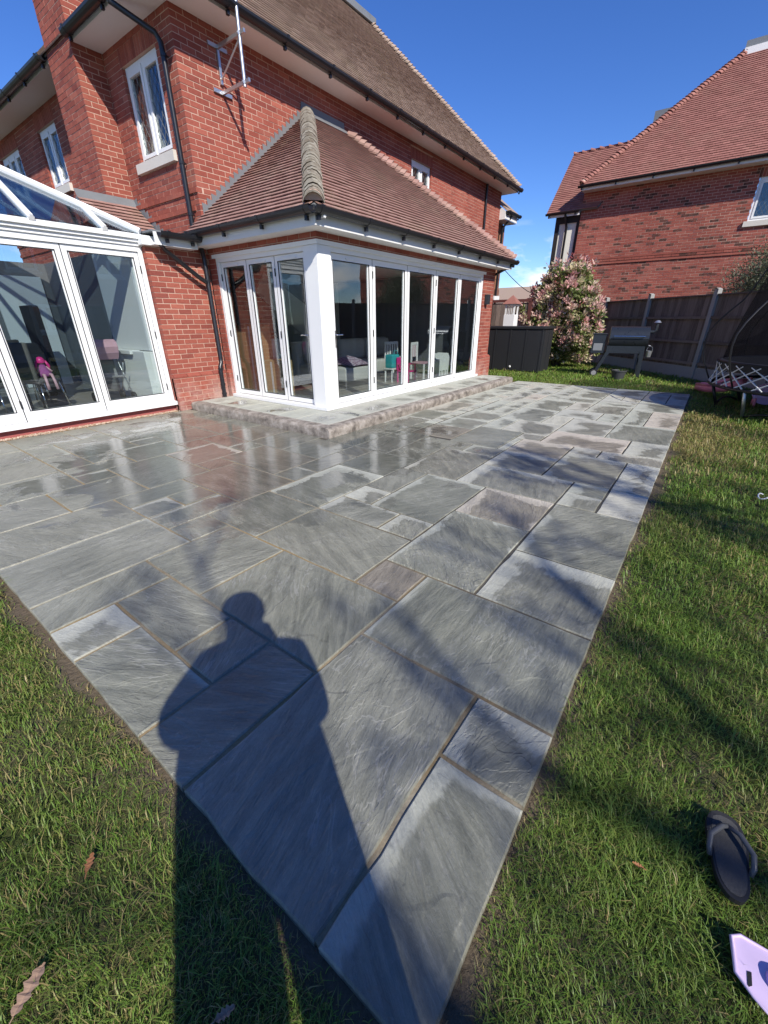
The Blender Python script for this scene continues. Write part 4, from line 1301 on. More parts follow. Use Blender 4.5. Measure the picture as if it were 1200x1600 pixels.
def coping(p0, du, dn, ln):
    """bull-nosed edging stone: p0 outer corner, du along, dn inward"""
    p0, du, dn = Vector(p0), Vector(du), Vector(dn)
    mb = MB()
    prof = [(0.006, -0.015)]
    R_ = 0.05
    for j in range(6):
        a = math.pi / 2 * j / 5
        prof.append((R_ - math.cos(a) * R_, STEP - R_ + math.sin(a) * R_))
    prof += [(0.165, STEP + 0.001), (0.165, -0.015)]
    mb.prism([p0 + dn * x + Vector((0, 0, z)) for x, z in prof], du * ln)
    return mb
k = 0
x = SA + 0.17
first = coping((SA, SB, 0), (1, 0, 0), (0, 1, 0), 0.60); first.build('edging_stone', M['edging'], step, smooth=True, sharp=35)
x = SA + 0.604
while x < SE - 0.05:
    ln = min(0.596, SE - x)
    coping((x, SB + random.uniform(-.002, .002), 0), (1, 0, 0), (0, 1, 0), ln).build('edging_stone', M['edging'], step, smooth=True, sharp=35)
    x += 0.60
y = SB + 0.168
while y < 6.95:
    ln = min(0.596, 6.98 - y)
    coping((SA + random.uniform(-.002, .002), y, 0), (0, 1, 0), (1, 0, 0), ln).build('edging_stone', M['edging'], step, smooth=True, sharp=35)
    y += 0.60
def step_slab(x0, x1, y0, y1, w):
    V, Fc = slab_mesh(x1 - x0 - 0.01, y1 - y0 - 0.01, prn)
    o = bpy.data.objects.new('tread_slab', mesh_from('tread_slab', V, Fc, M['slab']))
    o.location = Vector(((x0 + x1) / 2, (y0 + y1) / 2, STEP + 0.0025)) - WL[step.name]
    o.color = (x1 - x0, y1 - y0, w, prn.uniform(0, 0.7))
    COL.objects.link(o); o.parent = step
x = SA + 0.168
wx = [0.62, 0.32, 0.93, 0.62, 0.93, 0.62, 0.32, 0.93, 0.62, 0.6]
for wv in wx:
    x1 = min(x + wv, SE)
    if x1 - x > 0.1: step_slab(x, x1, SB + 0.168, BE - 0.05, prn.uniform(0.15, 0.45))
    x = x1
y = BE - 0.048
for wv in [0.45, 0.62, 0.32, 0.62, 0.5]:
    y1 = min(y + wv, 6.95)
    if y1 - y > 0.1: step_slab(SA + 0.168, AE - 0.05, y, y1, prn.uniform(0.15, 0.45))
    y = y1

# ---- strip of pea gravel below the conservatory
def gravel_material():
    t = NT('pea gravel')
    v = t.n('Attribute', attribute_name='tint').outputs['Fac']
    c = t.ramp(v, [(0.0, (0.42, 0.26, 0.15)), (0.4, (0.60, 0.46, 0.33)), (0.7, (0.34, 0.20, 0.13)), (1.0, (0.72, 0.64, 0.54))])
    return t.pbr(c, 0.8)
q = MB()
grn = random.Random(9)
for i in range(2300):
    x, y = grn.uniform(0.3, 3.55), grn.uniform(7.055, 7.19)
    r = grn.uniform(0.006, 0.012)
    c = Vector((x, y, -0.004 + grn.uniform(0, 0.012)))
    q.tv = grn.random()
    pts = [Vector((grn.uniform(.8, 1.2) * r * sx, grn.uniform(.7, 1.1) * r * sy, grn.uniform(.6, .9) * r * sz)) for sx, sy, sz in ((1, 0, 0), (-1, 0, 0), (0, 1, 0), (0, -1, 0), (0, 0, 1), (0, 0, -1))]
    q.add([c + p for p in pts], [(0, 2, 4), (2, 1, 4), (1, 3, 4), (3, 0, 4), (2, 0, 5), (1, 2, 5), (3, 1, 5), (0, 3, 5)])
gv = q.build('gravel', gravel_material(), None, kind='stuff', tint=True)
tag(gv, 'strip of pale pea gravel along the conservatory base', 'gravel')
q = MB(); q.box((0.25, 7.051, -0.06), (3.56, 7.23, -0.008)); q.build('gravel_bed', M['joint'], None, kind='structure')

# ================================================================== boundary fence
def wood_material(name, c0, c1):
    t = NT(name)
    p = t.obco()
    oi = t.n('ObjectInfo').outputs['Random']
    mp_ = t.n('Mapping', {'Vector': t.pos(), 'Scale': (14, 14, 1.2)})
    f = t.math('ADD', t.math('MULTIPLY', t.noise(4, 6, 0.65, mp_), 0.75), t.math('MULTIPLY', oi, 0.3))
    c = t.ramp(f, [(0.25, c0), (0.8, c1)])
    return t.pbr(c, 0.85, t.bump(t.noise(16, 5, 0.6, mp_), 0.4, 0.006), spec=0.2)
M['fence'] = wood_material('dark stained fence board', (0.070, 0.056, 0.047), (0.26, 0.21, 0.178))
M['concrete'] = plain('concrete post', (0.30, 0.295, 0.28), 0.9, var=0.25, scale=10, bump=0.4)
fence_grp = 'fence bays along the garden boundary'
def fence_bay(p0, p1, label, boards=17, group=fence_grp, mat=None, post=True, top=1.93):
    p0, p1 = Vector(p0), Vector(p1)
    d = p1 - p0; ln = d.length; d.normalize()
    n = Vector((d.y, -d.x, 0))
    if n.dot(-p0) < 0: n = -n
    b = empty('fence_bay', (p0.x, p0.y, GZ), 0, label, 'fence', group)
    fr = Frame((p0.x, p0.y, 0), d, n)
    mat = mat or M['fence']
    if post:
        q = MB()
        q.prism([fr.P(-0.055, -0.055, GZ), fr.P(0.055, -0.055, GZ), fr.P(0.055, 0.055, GZ), fr.P(-0.055, 0.055, GZ)], (0, 0, top + 0.10 - GZ))
        q.prism([fr.P(-0.055, -0.055, top + 0.1), fr.P(0.055, -0.055, top + 0.1), fr.P(0.03, 0.0, top + 0.125), fr.P(-0.03, 0, top + 0.125)], fr.n * 0.1)
        q.build('post', M['concrete'], b)
    q = MB(); fr.box(q, 0.06, ln - 0.06, -0.025, 0.025, GZ, 0.27); q.build('gravel_board', M['concrete'], b)
    for z in (0.36, 0.86, 1.42):
        q = MB(); fr.box(q, 0.06, ln - 0.06, 0.001, 0.04, z - 0.03, z + 0.03); q.build('rail', mat, b)
    q = MB(); fr.box(q, 0.06, ln - 0.06, -0.04, 0.045, top - 0.03, top + 0.0); q.build('capping', mat, b)
    w = (ln - 0.12) / boards
    me = None
    for i in range(boards):
        q = MB()
        x0 = 0.06 + i * w
        q.add([fr.P(x0, -0.004, 0.272), fr.P(x0 + w * 1.12, -0.020, 0.272), fr.P(x0 + w * 1.12, -0.026, 0.272), fr.P(x0, -0.019, 0.272),
               fr.P(x0, -0.004, top - 0.031), fr.P(x0 + w * 1.12, -0.020, top - 0.031), fr.P(x0 + w * 1.12, -0.026, top - 0.031), fr.P(x0, -0.019, top - 0.031)],
              [(0, 3, 2, 1), (4, 5, 6, 7), (0, 1, 5, 4), (1, 2, 6, 5), (2, 3, 7, 6), (3, 0, 4, 7)])
        q.build('board', mat, b)
    return b
fp = [Vector((*ground(px, py, 2.05)[:2], 0)) for px, py in ((1124, 450), (1019, 459), (950, 465))]
e1 = (fp[0] - fp[1]).normalized()
post_pts = [fp[2] + (fp[2] - fp[1]).normalized() * 2.1, fp[2], fp[1], fp[0]]
for i in range(5): post_pts.append(post_pts[-1] + e1 * 1.95)
fl = ['dark fence bay behind the pink shrub', 'dark fence bay between the pink shrub and the barrel grill', 'dark fence bay right of the barrel grill', 'dark fence bay behind the left side of the trampoline', 'dark fence bay behind the trampoline at the right edge of the picture']
for i in range(len(post_pts) - 1):
    fence_bay(post_pts[i], post_pts[i + 1], fl[i] if i < len(fl) else 'dark fence bay out of sight right of the trampoline, %s one' % ['nearest', 'middle', 'farthest'][i - 5], boards=17 if i < 5 else 8)
# paler old fence behind the camera, seen mirrored in the conservatory doors
M['fence_old'] = wood_material('grey weathered fence board', (0.17, 0.14, 0.10), (0.34, 0.29, 0.22))
q0 = post_pts[-1]
bx = [Vector((q0.x - 0.5 - i * 2.4, q0.y - 0.25, 0)) for i in range(7)]
for i in range(6):
    fence_bay(bx[i], bx[i + 1], 'old grey fence bay behind the photographer, %s from the trampoline side' % ['first', 'second', 'third', 'fourth', 'fifth', 'sixth'][i], boards=8, group='fence bays behind the camera', mat=M['fence_old'])

# ================================================================== neighbouring house
nb = empty('neighbour_house', (18.0, 4.84, 0), 0, 'red brick neighbouring house with steep red tiled roof behind the fence', 'house')
NA, NB0 = 18.0, 4.84
F_nb = Frame((NA, NB0, 0), (0, -1, 0), (-1, 0, 0))
nbr, nt = [], []
NW = 10.5
WX0, WX1 = NB0 - 0.10, NB0 + 1.25
brick_wall(nb, nbr, F_nb, NW, 0.0, 5.475, [(WX0, WX1, 3.96, 5.02)], 0, True, soldiers=[(WX0 - 0.05, WX1 + 0.05, 5.02)], proud=(43,), rnd=random)
brick_wall(nb, nbr, Frame((NA, NB0, 0), (1, 0, 0), (0, 1, 0)), 1.2, 0.0, 5.475, [], 1, True)
finish_bricks(nb, nbr, M['brick_b'], 300)
for zz in (3.15, 3.30):
    q = MB(); F_nb.box(q, 0.0, NW, -0.05, 0.03, zz, zz + 0.055); q.build('string_course', M['brick_b'], nb)
casement(nb, F_nb, WX0, WX1, 3.98, 5.02, 2, True)
NZ, nO = 5.45, 0.45
na, nbe = NA - nO, NB0 + 0.02
npch = 1.02; nsl = math.sqrt(1 + npch ** 2); NT_ = 3.45
roof_slope(nb, nt, (na, nbe, NZ), (0, -1, 0), (1, 0, npch), NW, NT_ * nsl, lambda d: (d / nsl, NW), M['lead'])
roof_slope(nb, nt, (na, nbe, NZ), (1, 0, 0), (0, -1, npch), 8.0, NT_ * nsl, lambda d: (d / nsl, 8.0), M['lead'])
hip_tiles(nb, (na, nbe, NZ + 0.05), (na + NT_, nbe - NT_, NZ + NT_ * npch + 0.03), M['tile_red'], r=0.11)
q = MB(); q.box((na + NT_ - 0.1, nbe - NW, NZ + NT_ * npch), (na + NT_ + 6, nbe - NT_ + 0.1, NZ + NT_ * npch + 0.22)); q.build('lead_crown', M['lead'], nb)
q = MB(); q.box((na + NT_ - 0.16, nbe - NW, NZ + NT_ * npch - 0.16), (na + NT_ - 0.10, nbe - NT_ + 0.1, NZ + NT_ * npch + 0.04)); q.build('crown_fascia', M['white_paint'], nb)
q = MB(); q.box((20.0, 3.0, 6.6), (20.9, 3.52, 7.72)); q.build('dormer', M['lead'], nb)
for nm, a, b, mt in (('fascia', (na + 0.02, nbe - NW, NZ - 0.15), (na + 0.042, nbe - 0.02, NZ - 0.01), 'white_paint'), ('soffit', (na + 0.043, nbe - NW, NZ - 0.145), (NA, nbe - 0.02, NZ - 0.135), 'soffit')):
    q = MB(); q.box(a, b); q.build(nm, M[mt], nb)
gutter(nb, (na + 0.018, nbe - NW, NZ - 0.02), (na + 0.018, nbe + 0.08, NZ - 0.02), (-1, 0, 0), r=0.062, brackets=1.0)
# lower timber-framed wing on the left
wa, wb0, wb1, wz = 17.85, 4.86, 5.98, 4.84
roof_slope(nb, nt, (wa, wb1, wz), (0, -1, 0), (1, 0, 1.0), wb1 - 2.9, 2.15 * 1.414, lambda d: (0, wb1 - 4.3 + d * 0.35), M['lead'])
roof_slope(nb, nt, (wa + 4.3, wb1, wz), (0, -1, 0), (-1, 0, 1.0), wb1 - 2.9, 2.15 * 1.414, lambda d: (0, wb1 - 2.9), M['lead'])
finish_tiles(nb, nt, M['tile_red'], 300, 0.032, 0.0125)
hip_tiles(nb, (wa + 2.15, wb1, wz + 2.17), (wa + 2.15, wb1 - 3.0, wz + 2.17), M['tile_red'], r=0.075, step=0.3, name='ridge_tile')
q = MB(); q.box((18.14, 4.87, 0.0), (22.0, 5.68, 4.77)); q.build('wing_wall', M['render'], nb)
for (y0, y1, z0, z1) in ((5.56, 5.70, 0.0, 4.77), (4.845, 4.96, 0.0, 4.77), (4.961, 5.559, 4.52, 4.74)):
    q = MB(); q.box((18.09, y0, z0), (18.139, y1, z1)); q.build('timber', M['timber_blk'], nb)
q = MB(); q.box((wa + 0.02, wb0, wz - 0.15), (wa + 0.04, wb1 - 0.05, wz - 0.01)); q.build('fascia', M['white_paint'], nb)
gutter(nb, (wa + 0.018, wb0, wz - 0.02), (wa + 0.018, wb1 + 0.02, wz - 0.02), (-1, 0, 0), r=0.06, brackets=0.9)
downpipe(nb, [(wa - 0.03, 5.32, wz - 0.1), (18.05, 5.28, wz - 0.45), (18.05, 5.28, 0.0)], 0.04)

# ---- brick house beyond the old fence behind the camera (mirrored in the glass)
bh = empty('brick_house_behind', (4.0, -13.0, 0), 0, 'red brick house behind the photographer, mirrored in the conservatory glass', 'house')
F_bh = Frame((20.0, -13.5, 0), (-1, 0, 0), (0, 1, 0))
wins = [(3.0, 4.3, 3.7, 4.9), (7.5, 8.8, 3.7, 4.9), (11.5, 12.8, 3.7, 4.9), (3.0, 4.5, 0.9, 2.2), (11.0, 12.6, 0.9, 2.2)]
mbk = MB(); wall_cells(mbk, F_bh, 16.0, 0.0, 5.4, wins, 0.0, -0.2)
def far_brick():
    t = NT('brickwork seen from afar')
    p = t.pos()
    v = t.n('CombineXYZ', {0: t.n('SeparateXYZ', {0: p}).outputs[0], 1: t.n('SeparateXYZ', {0: p}).outputs[2]})
    b = t.n('TexBrick', {'Vector': v, 'Color1': (0.30, 0.08, 0.055), 'Color2': (0.38, 0.11, 0.075), 'Mortar': (0.5, 0.38, 0.3), 'Scale': 1.0, 'Mortar Size': 0.008, 'Brick Width': 0.225, 'Row Height': 0.075})
    return t.pbr(b.outputs[0], 0.9)
mbk.build('wall', far_brick(), bh)
for w in wins: casement(bh, F_bh, *w, 2, False)
q = MB(); q.prism([(20.5, -13.0, 5.4), (20.5, -17.5, 9.6), (20.5, -22.0, 5.4)], (-17.0, 0, 0)); q.build('roof', M['tile_red'], bh)
q = MB(); q.box((4.02, -21.5, 0), (19.98, -13.72, 5.38)); q.build('body', far_brick(), bh)
# ================================================================== vegetation
def raw_mesh(name, co, polys_loop, loop_start, loop_total, mat, tint=None, domain='FACE'):
    me = bpy.data.meshes.new(name)
    me.vertices.add(len(co)); me.vertices.foreach_set('co', np.ascontiguousarray(co, dtype=np.float32).ravel())
    me.loops.add(len(polys_loop)); me.loops.foreach_set('vertex_index', polys_loop.astype(np.int32))
    me.polygons.add(len(loop_start)); me.polygons.foreach_set('loop_start', loop_start.astype(np.int32))
    try: me.polygons.foreach_set('loop_total', loop_total.astype(np.int32))
    except Exception: pass
    if mat is not None: me.materials.append(mat)
    me.update(calc_edges=True)
    if tint is not None:
        at = me.attributes.new('tint', 'FLOAT', domain)
        at.data.foreach_set('value', np.ascontiguousarray(tint, dtype=np.float32))
    return me

def leaf_material(name, stops, trans=0.35, rough=0.5):
    t = NT(name)
    v = t.n('Attribute', attribute_name='tint').outputs['Fac']
    c = t.ramp(v, stops)
    pb = t.n('BsdfPrincipled', {'Base Color': c, 'Roughness': rough, 'Specular IOR Level': 0.35})
    tr = t.n('BsdfTranslucent', {'Color': c})
    mx = t.n('MixShader', {0: trans, 1: pb, 2: tr})
    t.t.links.new(mx.outputs[0], t.out.inputs['Surface'])
    return t.m

M['grass'] = leaf_material('grass blade', [(0.0, (0.42, 0.32, 0.15)), (0.10, (0.32, 0.27, 0.10)), (0.2, (0.22, 0.275, 0.060)), (0.55, (0.130, 0.235, 0.036)), (0.85, (0.20, 0.315, 0.052)), (1.0, (0.34, 0.40, 0.105))], 0.32, 0.45)

def vnoise(x, y, f, seed):
    """cheap smooth value noise"""
    r = np.random.default_rng(seed); tab = r.random((64, 64))
    u, v = x * f, y * f
    i, j = np.floor(u).astype(int), np.floor(v).astype(int)
    fu, fv = u - i, v - j
    fu, fv = fu * fu * (3 - 2 * fu), fv * fv * (3 - 2 * fv)
    g = lambda a, b: tab[a % 64, b % 64]
    return (g(i, j) * (1 - fu) + g(i + 1, j) * fu) * (1 - fv) + (g(i, j + 1) * (1 - fu) + g(i + 1, j + 1) * fu) * fv

def grass():
    rng = np.random.default_rng(21)
    parts = []
    rings = [(0.0, 1.9, 38000, 0.0019, 0.026), (1.9, 2.8, 22000, 0.0026, 0.028), (2.8, 4.5, 9600, 0.0041, 0.034), (4.5, 7.5, 3800, 0.0070, 0.042), (7.5, 12.0, 2000, 0.0105, 0.045), (12.0, 18.0, 1150, 0.015, 0.05)]
    rtv, upv, fwv = np.array(rt), np.array(up), np.array(fw)
    for r0_, r1_, dens, wd, hgt in rings:
        # keep what the camera (or one a step aside) can see
        xs_, ys_ = (-2.2, 18.0), (-7.0, 8.0)
        x0_, x1_ = max(xs_[0], -r1_), min(xs_[1], r1_); y0_, y1_ = max(ys_[0], -r1_), min(ys_[1], r1_)
        n = int((x1_ - x0_) * (y1_ - y0_) * dens)
        x = rng.uniform(x0_, x1_, n); y = rng.uniform(y0_, y1_, n)
        d2 = np.sqrt(x * x + y * y + 1.4 ** 2)
        k = (d2 >= r0_) & (d2 < r1_)
        x, y = x[k], y[k]
        # outside the paving and buildings
        pat = ((x > 0.245) & (x < 10.575) & (y > 0.095) & (y < 3.72)) | ((x > 0.245) & (x < 3.75) & (y > 3.6) & (y < 7.3)) | ((x > 3.7) & (x < 10.6) & (y > 3.6)) | (y > 7.0)
        k = ~pat
        x, y = x[k], y[k]
        v = np.stack([x, y, np.full_like(x, -1.4)], 1)
        dz = v @ fwv
        px = 600 + 634.8 * (v @ rtv) / np.maximum(dz, 1e-3); py = 800 - 634.8 * (v @ upv) / np.maximum(dz, 1e-3)
        k = (dz > 0.15) & (px > -420) & (px < 1620) & (py < 2100)
        x, y = x[k], y[k]
        # thin out beside the paving edge and in worn patches
        dedge = np.maximum(0.25 - x, 0.10 - y)
        dedge = np.where((x > 10.5), 1.0, dedge)
        wob = vnoise(x + 50, y + 50, 3.0, 3) ** 1.6 * 0.13 + vnoise(x + 9, y + 50, 11.0, 5) * 0.04 - 0.02
        worn = np.clip((dedge - wob + 0.06) / 0.10, 0.05, 1)
        patch = vnoise(x + 30, y + 30, 2.1, 8)
        keep = worn * np.where(patch > 0.72, 0.55, 1.0)
        k = rng.random(len(x)) < keep
        x, y, worn, patch = x[k], y[k], worn[k], patch[k]
        n = len(x)
        clump = vnoise(x + 20, y + 70, 6.0, 12)
        clump2 = vnoise(x + 20, y + 70, 19.0, 13)
        h = hgt * np.clip(rng.lognormal(-0.05, 0.42, n), 0.3, 2.3) * (0.65 + 0.5 * clump + 0.25 * clump2) * (0.55 + 0.45 * worn)
        az = rng.uniform(0, 2 * np.pi, n) * 0.85 + vnoise(x + 10, y + 10, 5.0, 4) * 9.0
        lean = np.clip(rng.normal(0.85, 0.55, n), 0.0, 2.2)
        dx, dy = np.cos(az), np.sin(az)
        wx, wy = -dy * wd / 2, dx * wd / 2
        tw = rng.uniform(0.45, 1.5, n)
        wx, wy = wx * tw, wy * tw
        z0 = np.full(n, GZ - 0.002)
        m1 = np.stack([x + dx * h * 0.32 * lean, y + dy * h * 0.32 * lean, z0 + h * 0.62], 1)
        tip = np.stack([x + dx * h * (0.95 * lean), y + dy * h * (0.95 * lean), z0 + h * np.clip(1.05 - 0.35 * lean, 0.35, 1.0)], 1)
        co = np.empty((n, 5, 3))
        co[:, 0] = np.stack([x - wx, y - wy, z0], 1); co[:, 1] = np.stack([x + wx, y + wy, z0], 1)
        co[:, 2] = m1 + np.stack([wx, wy, 0 * wx], 1) * 0.85; co[:, 3] = m1 - np.stack([wx, wy, 0 * wx], 1) * 0.85
        co[:, 4] = tip
        dry = np.clip((x - 4.9) / 0.9, 0, 1) * np.clip((9.0 - x) / 0.8, 0, 1) * np.clip((y + 0.60 + 0.5 * vnoise(x + 3, y + 3, 2.5, 31)) / 0.5, 0, 1) * (y < 0.2)
        tint = np.clip(rng.normal(0.55, 0.17, n) + (vnoise(x, y + 40, 1.3, 6) - 0.5) * 0.5, 0.2, 1.0)
        p_dry = np.clip(0.07 + 0.55 * (1 - worn) + 0.85 * dry + 0.22 * (vnoise(x + 4, y + 44, 1.7, 16) > 0.66), 0, 0.9)
        isdry = rng.random(n) < p_dry
        tint = np.where(isdry, rng.uniform(0.0, 0.19, n), tint)
        parts.append((co, tint))
    co = np.concatenate([p[0] for p in parts]); tint = np.concatenate([p[1] for p in parts])
    n = len(co)
    base = (np.arange(n) * 5)[:, None]
    loops = (base + np.array([[0, 1, 2, 3, 3, 2, 4]])).ravel()
    start = ((np.arange(n) * 7)[:, None] + np.array([[0, 4]])).ravel()
    total = np.tile([4, 3], n)
    me = raw_mesh('grass', co.reshape(-1, 3), loops, start, total, M['grass'], np.repeat(tint, 2))
    o = bpy.data.objects.new('grass', me)
    COL.objects.link(o)
    tag(o, 'short patchy green lawn grass around the stone patio', 'grass', kind='stuff')
    return n
NGR = grass()

def leaves_mesh(name, pos, dirs, size, tint, mat, parent, width=0.42, kind=None):
    """kite-shaped folded leaves: pos (n,3), dirs (n,3) pointing along the leaf"""
    n = len(pos)
    rng = np.random.default_rng(len(pos))
    d = dirs / np.linalg.norm(dirs, axis=1, keepdims=True)
    r = rng.normal(size=(n, 3)); s = np.cross(d, r); s /= np.linalg.norm(s, axis=1, keepdims=True) + 1e-9
    nn = np.cross(d, s)
    sz = size[:, None]
    co = np.empty((n, 4, 3))
    co[:, 0] = pos
    co[:, 1] = pos + d * sz * 0.5 + s * sz * width * 0.5 + nn * sz * 0.08
    co[:, 2] = pos + d * sz
    co[:, 3] = pos + d * sz * 0.5 - s * sz * width * 0.5 + nn * sz * 0.08
    base = (np.arange(n) * 4)[:, None]
    loops = (base + np.array([[0, 1, 2, 0, 2, 3]])).ravel()
    start = np.arange(2 * n) * 3
    off = np.array(WL[parent.name]) if parent is not None else np.zeros(3)
    me = raw_mesh(name, (co.reshape(-1, 3) - off), loops, start, np.full(2 * n, 3), mat, np.repeat(tint, 2))
    o = bpy.data.objects.new(name, me)
    finish(o, parent, kind)
    return o

M['bark'] = plain('bark', (0.10, 0.075, 0.055), 0.9, var=0.5, scale=20, bump=0.6)
M['photinia'] = leaf_material('shrub leaf', [(0.0, (0.06, 0.095, 0.025)), (0.22, (0.20, 0.24, 0.07)), (0.40, (0.62, 0.57, 0.33)), (0.50, (0.78, 0.60, 0.50)), (0.72, (0.72, 0.40, 0.37)), (0.9, (0.42, 0.16, 0.16)), (1.0, (0.26, 0.06, 0.065))], 0.3, 0.4)
M['olive'] = leaf_material('olive leaf', [(0.0, (0.07, 0.09, 0.045)), (0.5, (0.14, 0.16, 0.09)), (1.0, (0.33, 0.34, 0.25))], 0.25, 0.5)
M['leafg'] = leaf_material('tree leaf', [(0.0, (0.035, 0.065, 0.014)), (0.5, (0.06, 0.10, 0.02)), (1.0, (0.12, 0.16, 0.035))], 0.35, 0.5)

def shrub():
    c = Vector((14.9, 4.02, 0))
    root = empty('flowering_shrub', (c.x, c.y, GZ), 0, 'large round shrub with pink and cream young leaves before the fence', 'shrub')
    rng = np.random.default_rng(5)
    # crown: lumpy egg built from many tufts
    tufts = []
    while len(tufts) < 560:
        th, z = rng.uniform(0, 2 * np.pi), rng.uniform(0.02, 1.0)
        prof = 1.32 * (np.sin(np.pi * min(0.93, 0.16 + z * 0.80)) ** 0.62)
        rr = prof * rng.uniform(0.60, 1.0) ** 0.5
        lump = 0.86 + 0.18 * math.sin(3 * th + 4 * z) + 0.16 * math.sin(6 * th - 9 * z)
        tufts.append((c.x + math.cos(th) * rr * lump * 0.95, c.y + math.sin(th) * rr * lump, 0.18 + z * 2.62 + rng.normal(0, 0.05), th, rr * lump / 1.32, z))
    for k in range(26):      # loose shoots standing out of the crown
        th = rng.uniform(0, 2 * np.pi); rr = rng.uniform(0.1, 0.95)
        tufts.append((c.x + math.cos(th) * rr, c.y + math.sin(th) * rr, 2.75 + rng.uniform(0.0, 0.42) * (1.1 - rr * 0.7), th, 1.0, 1.1))
    P, D, S, Tt = [], [], [], []
    for (x, y, z, th, rr, zz) in tufts:
        out = np.array([math.cos(th) * 0.8, math.sin(th) * 0.8, 0.55 + 0.5 * zz]); out /= np.linalg.norm(out)
        n = 40 if zz <= 1 else 13
        young = 0.75 * min(1.0, rr) + 0.50 * min(1, zz) - 0.42 + rng.normal(0, 0.22)
        kind = rng.random()
        if kind < young: base_t = rng.uniform(0.50, 0.74) if rng.random() < 0.86 else rng.uniform(0.80, 1.0)
        elif kind < young + 0.35: base_t = rng.uniform(0.36, 0.48)
        else: base_t = rng.uniform(0.10, 0.28)
        for i in range(n):                     # a rosette: young leaves at its tip, green ones below
            f = rng.random()
            side = rng.normal(size=3); side -= out * (side @ out); side /= np.linalg.norm(side) + 1e-9
            d = out * (1.0 - 1.25 * f) * 0.9 + side * (0.35 + 0.75 * f) + rng.normal(size=3) * 0.18
            p_ = np.array([x, y, z]) - out * f * 0.17 + side * 0.03 + rng.normal(size=3) * 0.03
            P.append(p_); D.append(d); S.append(rng.uniform(0.085, 0.15))
            Tt.append(float(np.clip(base_t + rng.normal(0, 0.05), 0.05, 1.0)) if f < 0.62 else rng.uniform(0.0, 0.30))
    leaves_mesh('crown', np.array(P), np.array(D), np.array(S), np.array(Tt), M['photinia'], root, 0.48)
    q = MB()
    for k in range(9):
        a = k * 0.7; r = 0.6 + 0.35 * (k % 3)
        q.tube([c + Vector((0.06 * math.cos(a), 0.06 * math.sin(a), GZ)), c + Vector((r * 0.4 * math.cos(a), r * 0.4 * math.sin(a), 0.9)), c + Vector((r * math.cos(a), r * math.sin(a), 1.9 + 0.25 * (k % 4)))], [0.035, 0.025, 0.010], 6)
    q.build('trunk', M['bark'], root)
shrub()

def leafy_tree(name, c, label, trunk_h, crown_c, crown_r, n_tuft, per, mat, size, seed, group=None, cat='tree', width=0.3, spread=0.16, limb_n=9):
    c = Vector(c)
    root = empty(name, (c.x, c.y, GZ), 0, label, cat, group)
    rng = np.random.default_rng(seed)
    q = MB()
    top = c + Vector((0, 0, trunk_h))
    q.tube([c + Vector((0, 0, GZ)), c + Vector((0.05, 0.03, trunk_h * 0.5)), top], [0.11, 0.09, 0.07], 8)
    cc = c + Vector(crown_c)
    ends = []
    for k in range(limb_n):
        a = rng.uniform(0, 2 * np.pi); u = rng.uniform(-0.3, 0.9); r = rng.uniform(0.5, 0.95)
        e = cc + Vector((crown_r[0] * r * math.cos(a) * math.sqrt(1 - u * u), crown_r[1] * r * math.sin(a) * math.sqrt(1 - u * u), crown_r[2] * r * u))
        m_ = top.lerp(e, 0.5) + Vector(rng.normal(size=3) * 0.12)
        q.tube([top, m_, e], [0.05, 0.03, 0.008], 6)
        ends.append((top, m_, e))
    q.build('trunk', M['bark'], root)
    P, D, S, T_ = [], [], [], []
    for i in range(n_tuft):
        v = rng.normal(size=3); v /= np.linalg.norm(v)
        r = rng.uniform(0.35, 1.0) ** 0.6
        lump = 0.85 + 0.2 * math.sin(4 * math.atan2(v[1], v[0]) + 5 * v[2])
        b = np.array(cc) + v * np.array(crown_r) * r * lump
        tv = rng.random()
        for j in range(per):
            P.append(b + rng.normal(size=3) * spread); D.append(v * 0.4 + rng.normal(size=3) + np.array([0, 0, 0.3])); S.append(rng.uniform(*size)); T_.append(np.clip(0.6 * tv + 0.4 * rng.random(), 0, 1))
    leaves_mesh('crown', np.array(P), np.array(D), np.array(S), np.array(T_), mat, root, width)
    return root
leafy_tree('olive_tree', (14.9, -0.95, 0), 'silvery green olive tree showing above the fence at the right edge', 1.3, (0, 0, 2.15), (1.0, 1.1, 1.05), 950, 24, M['olive'], (0.05, 0.09), 33)

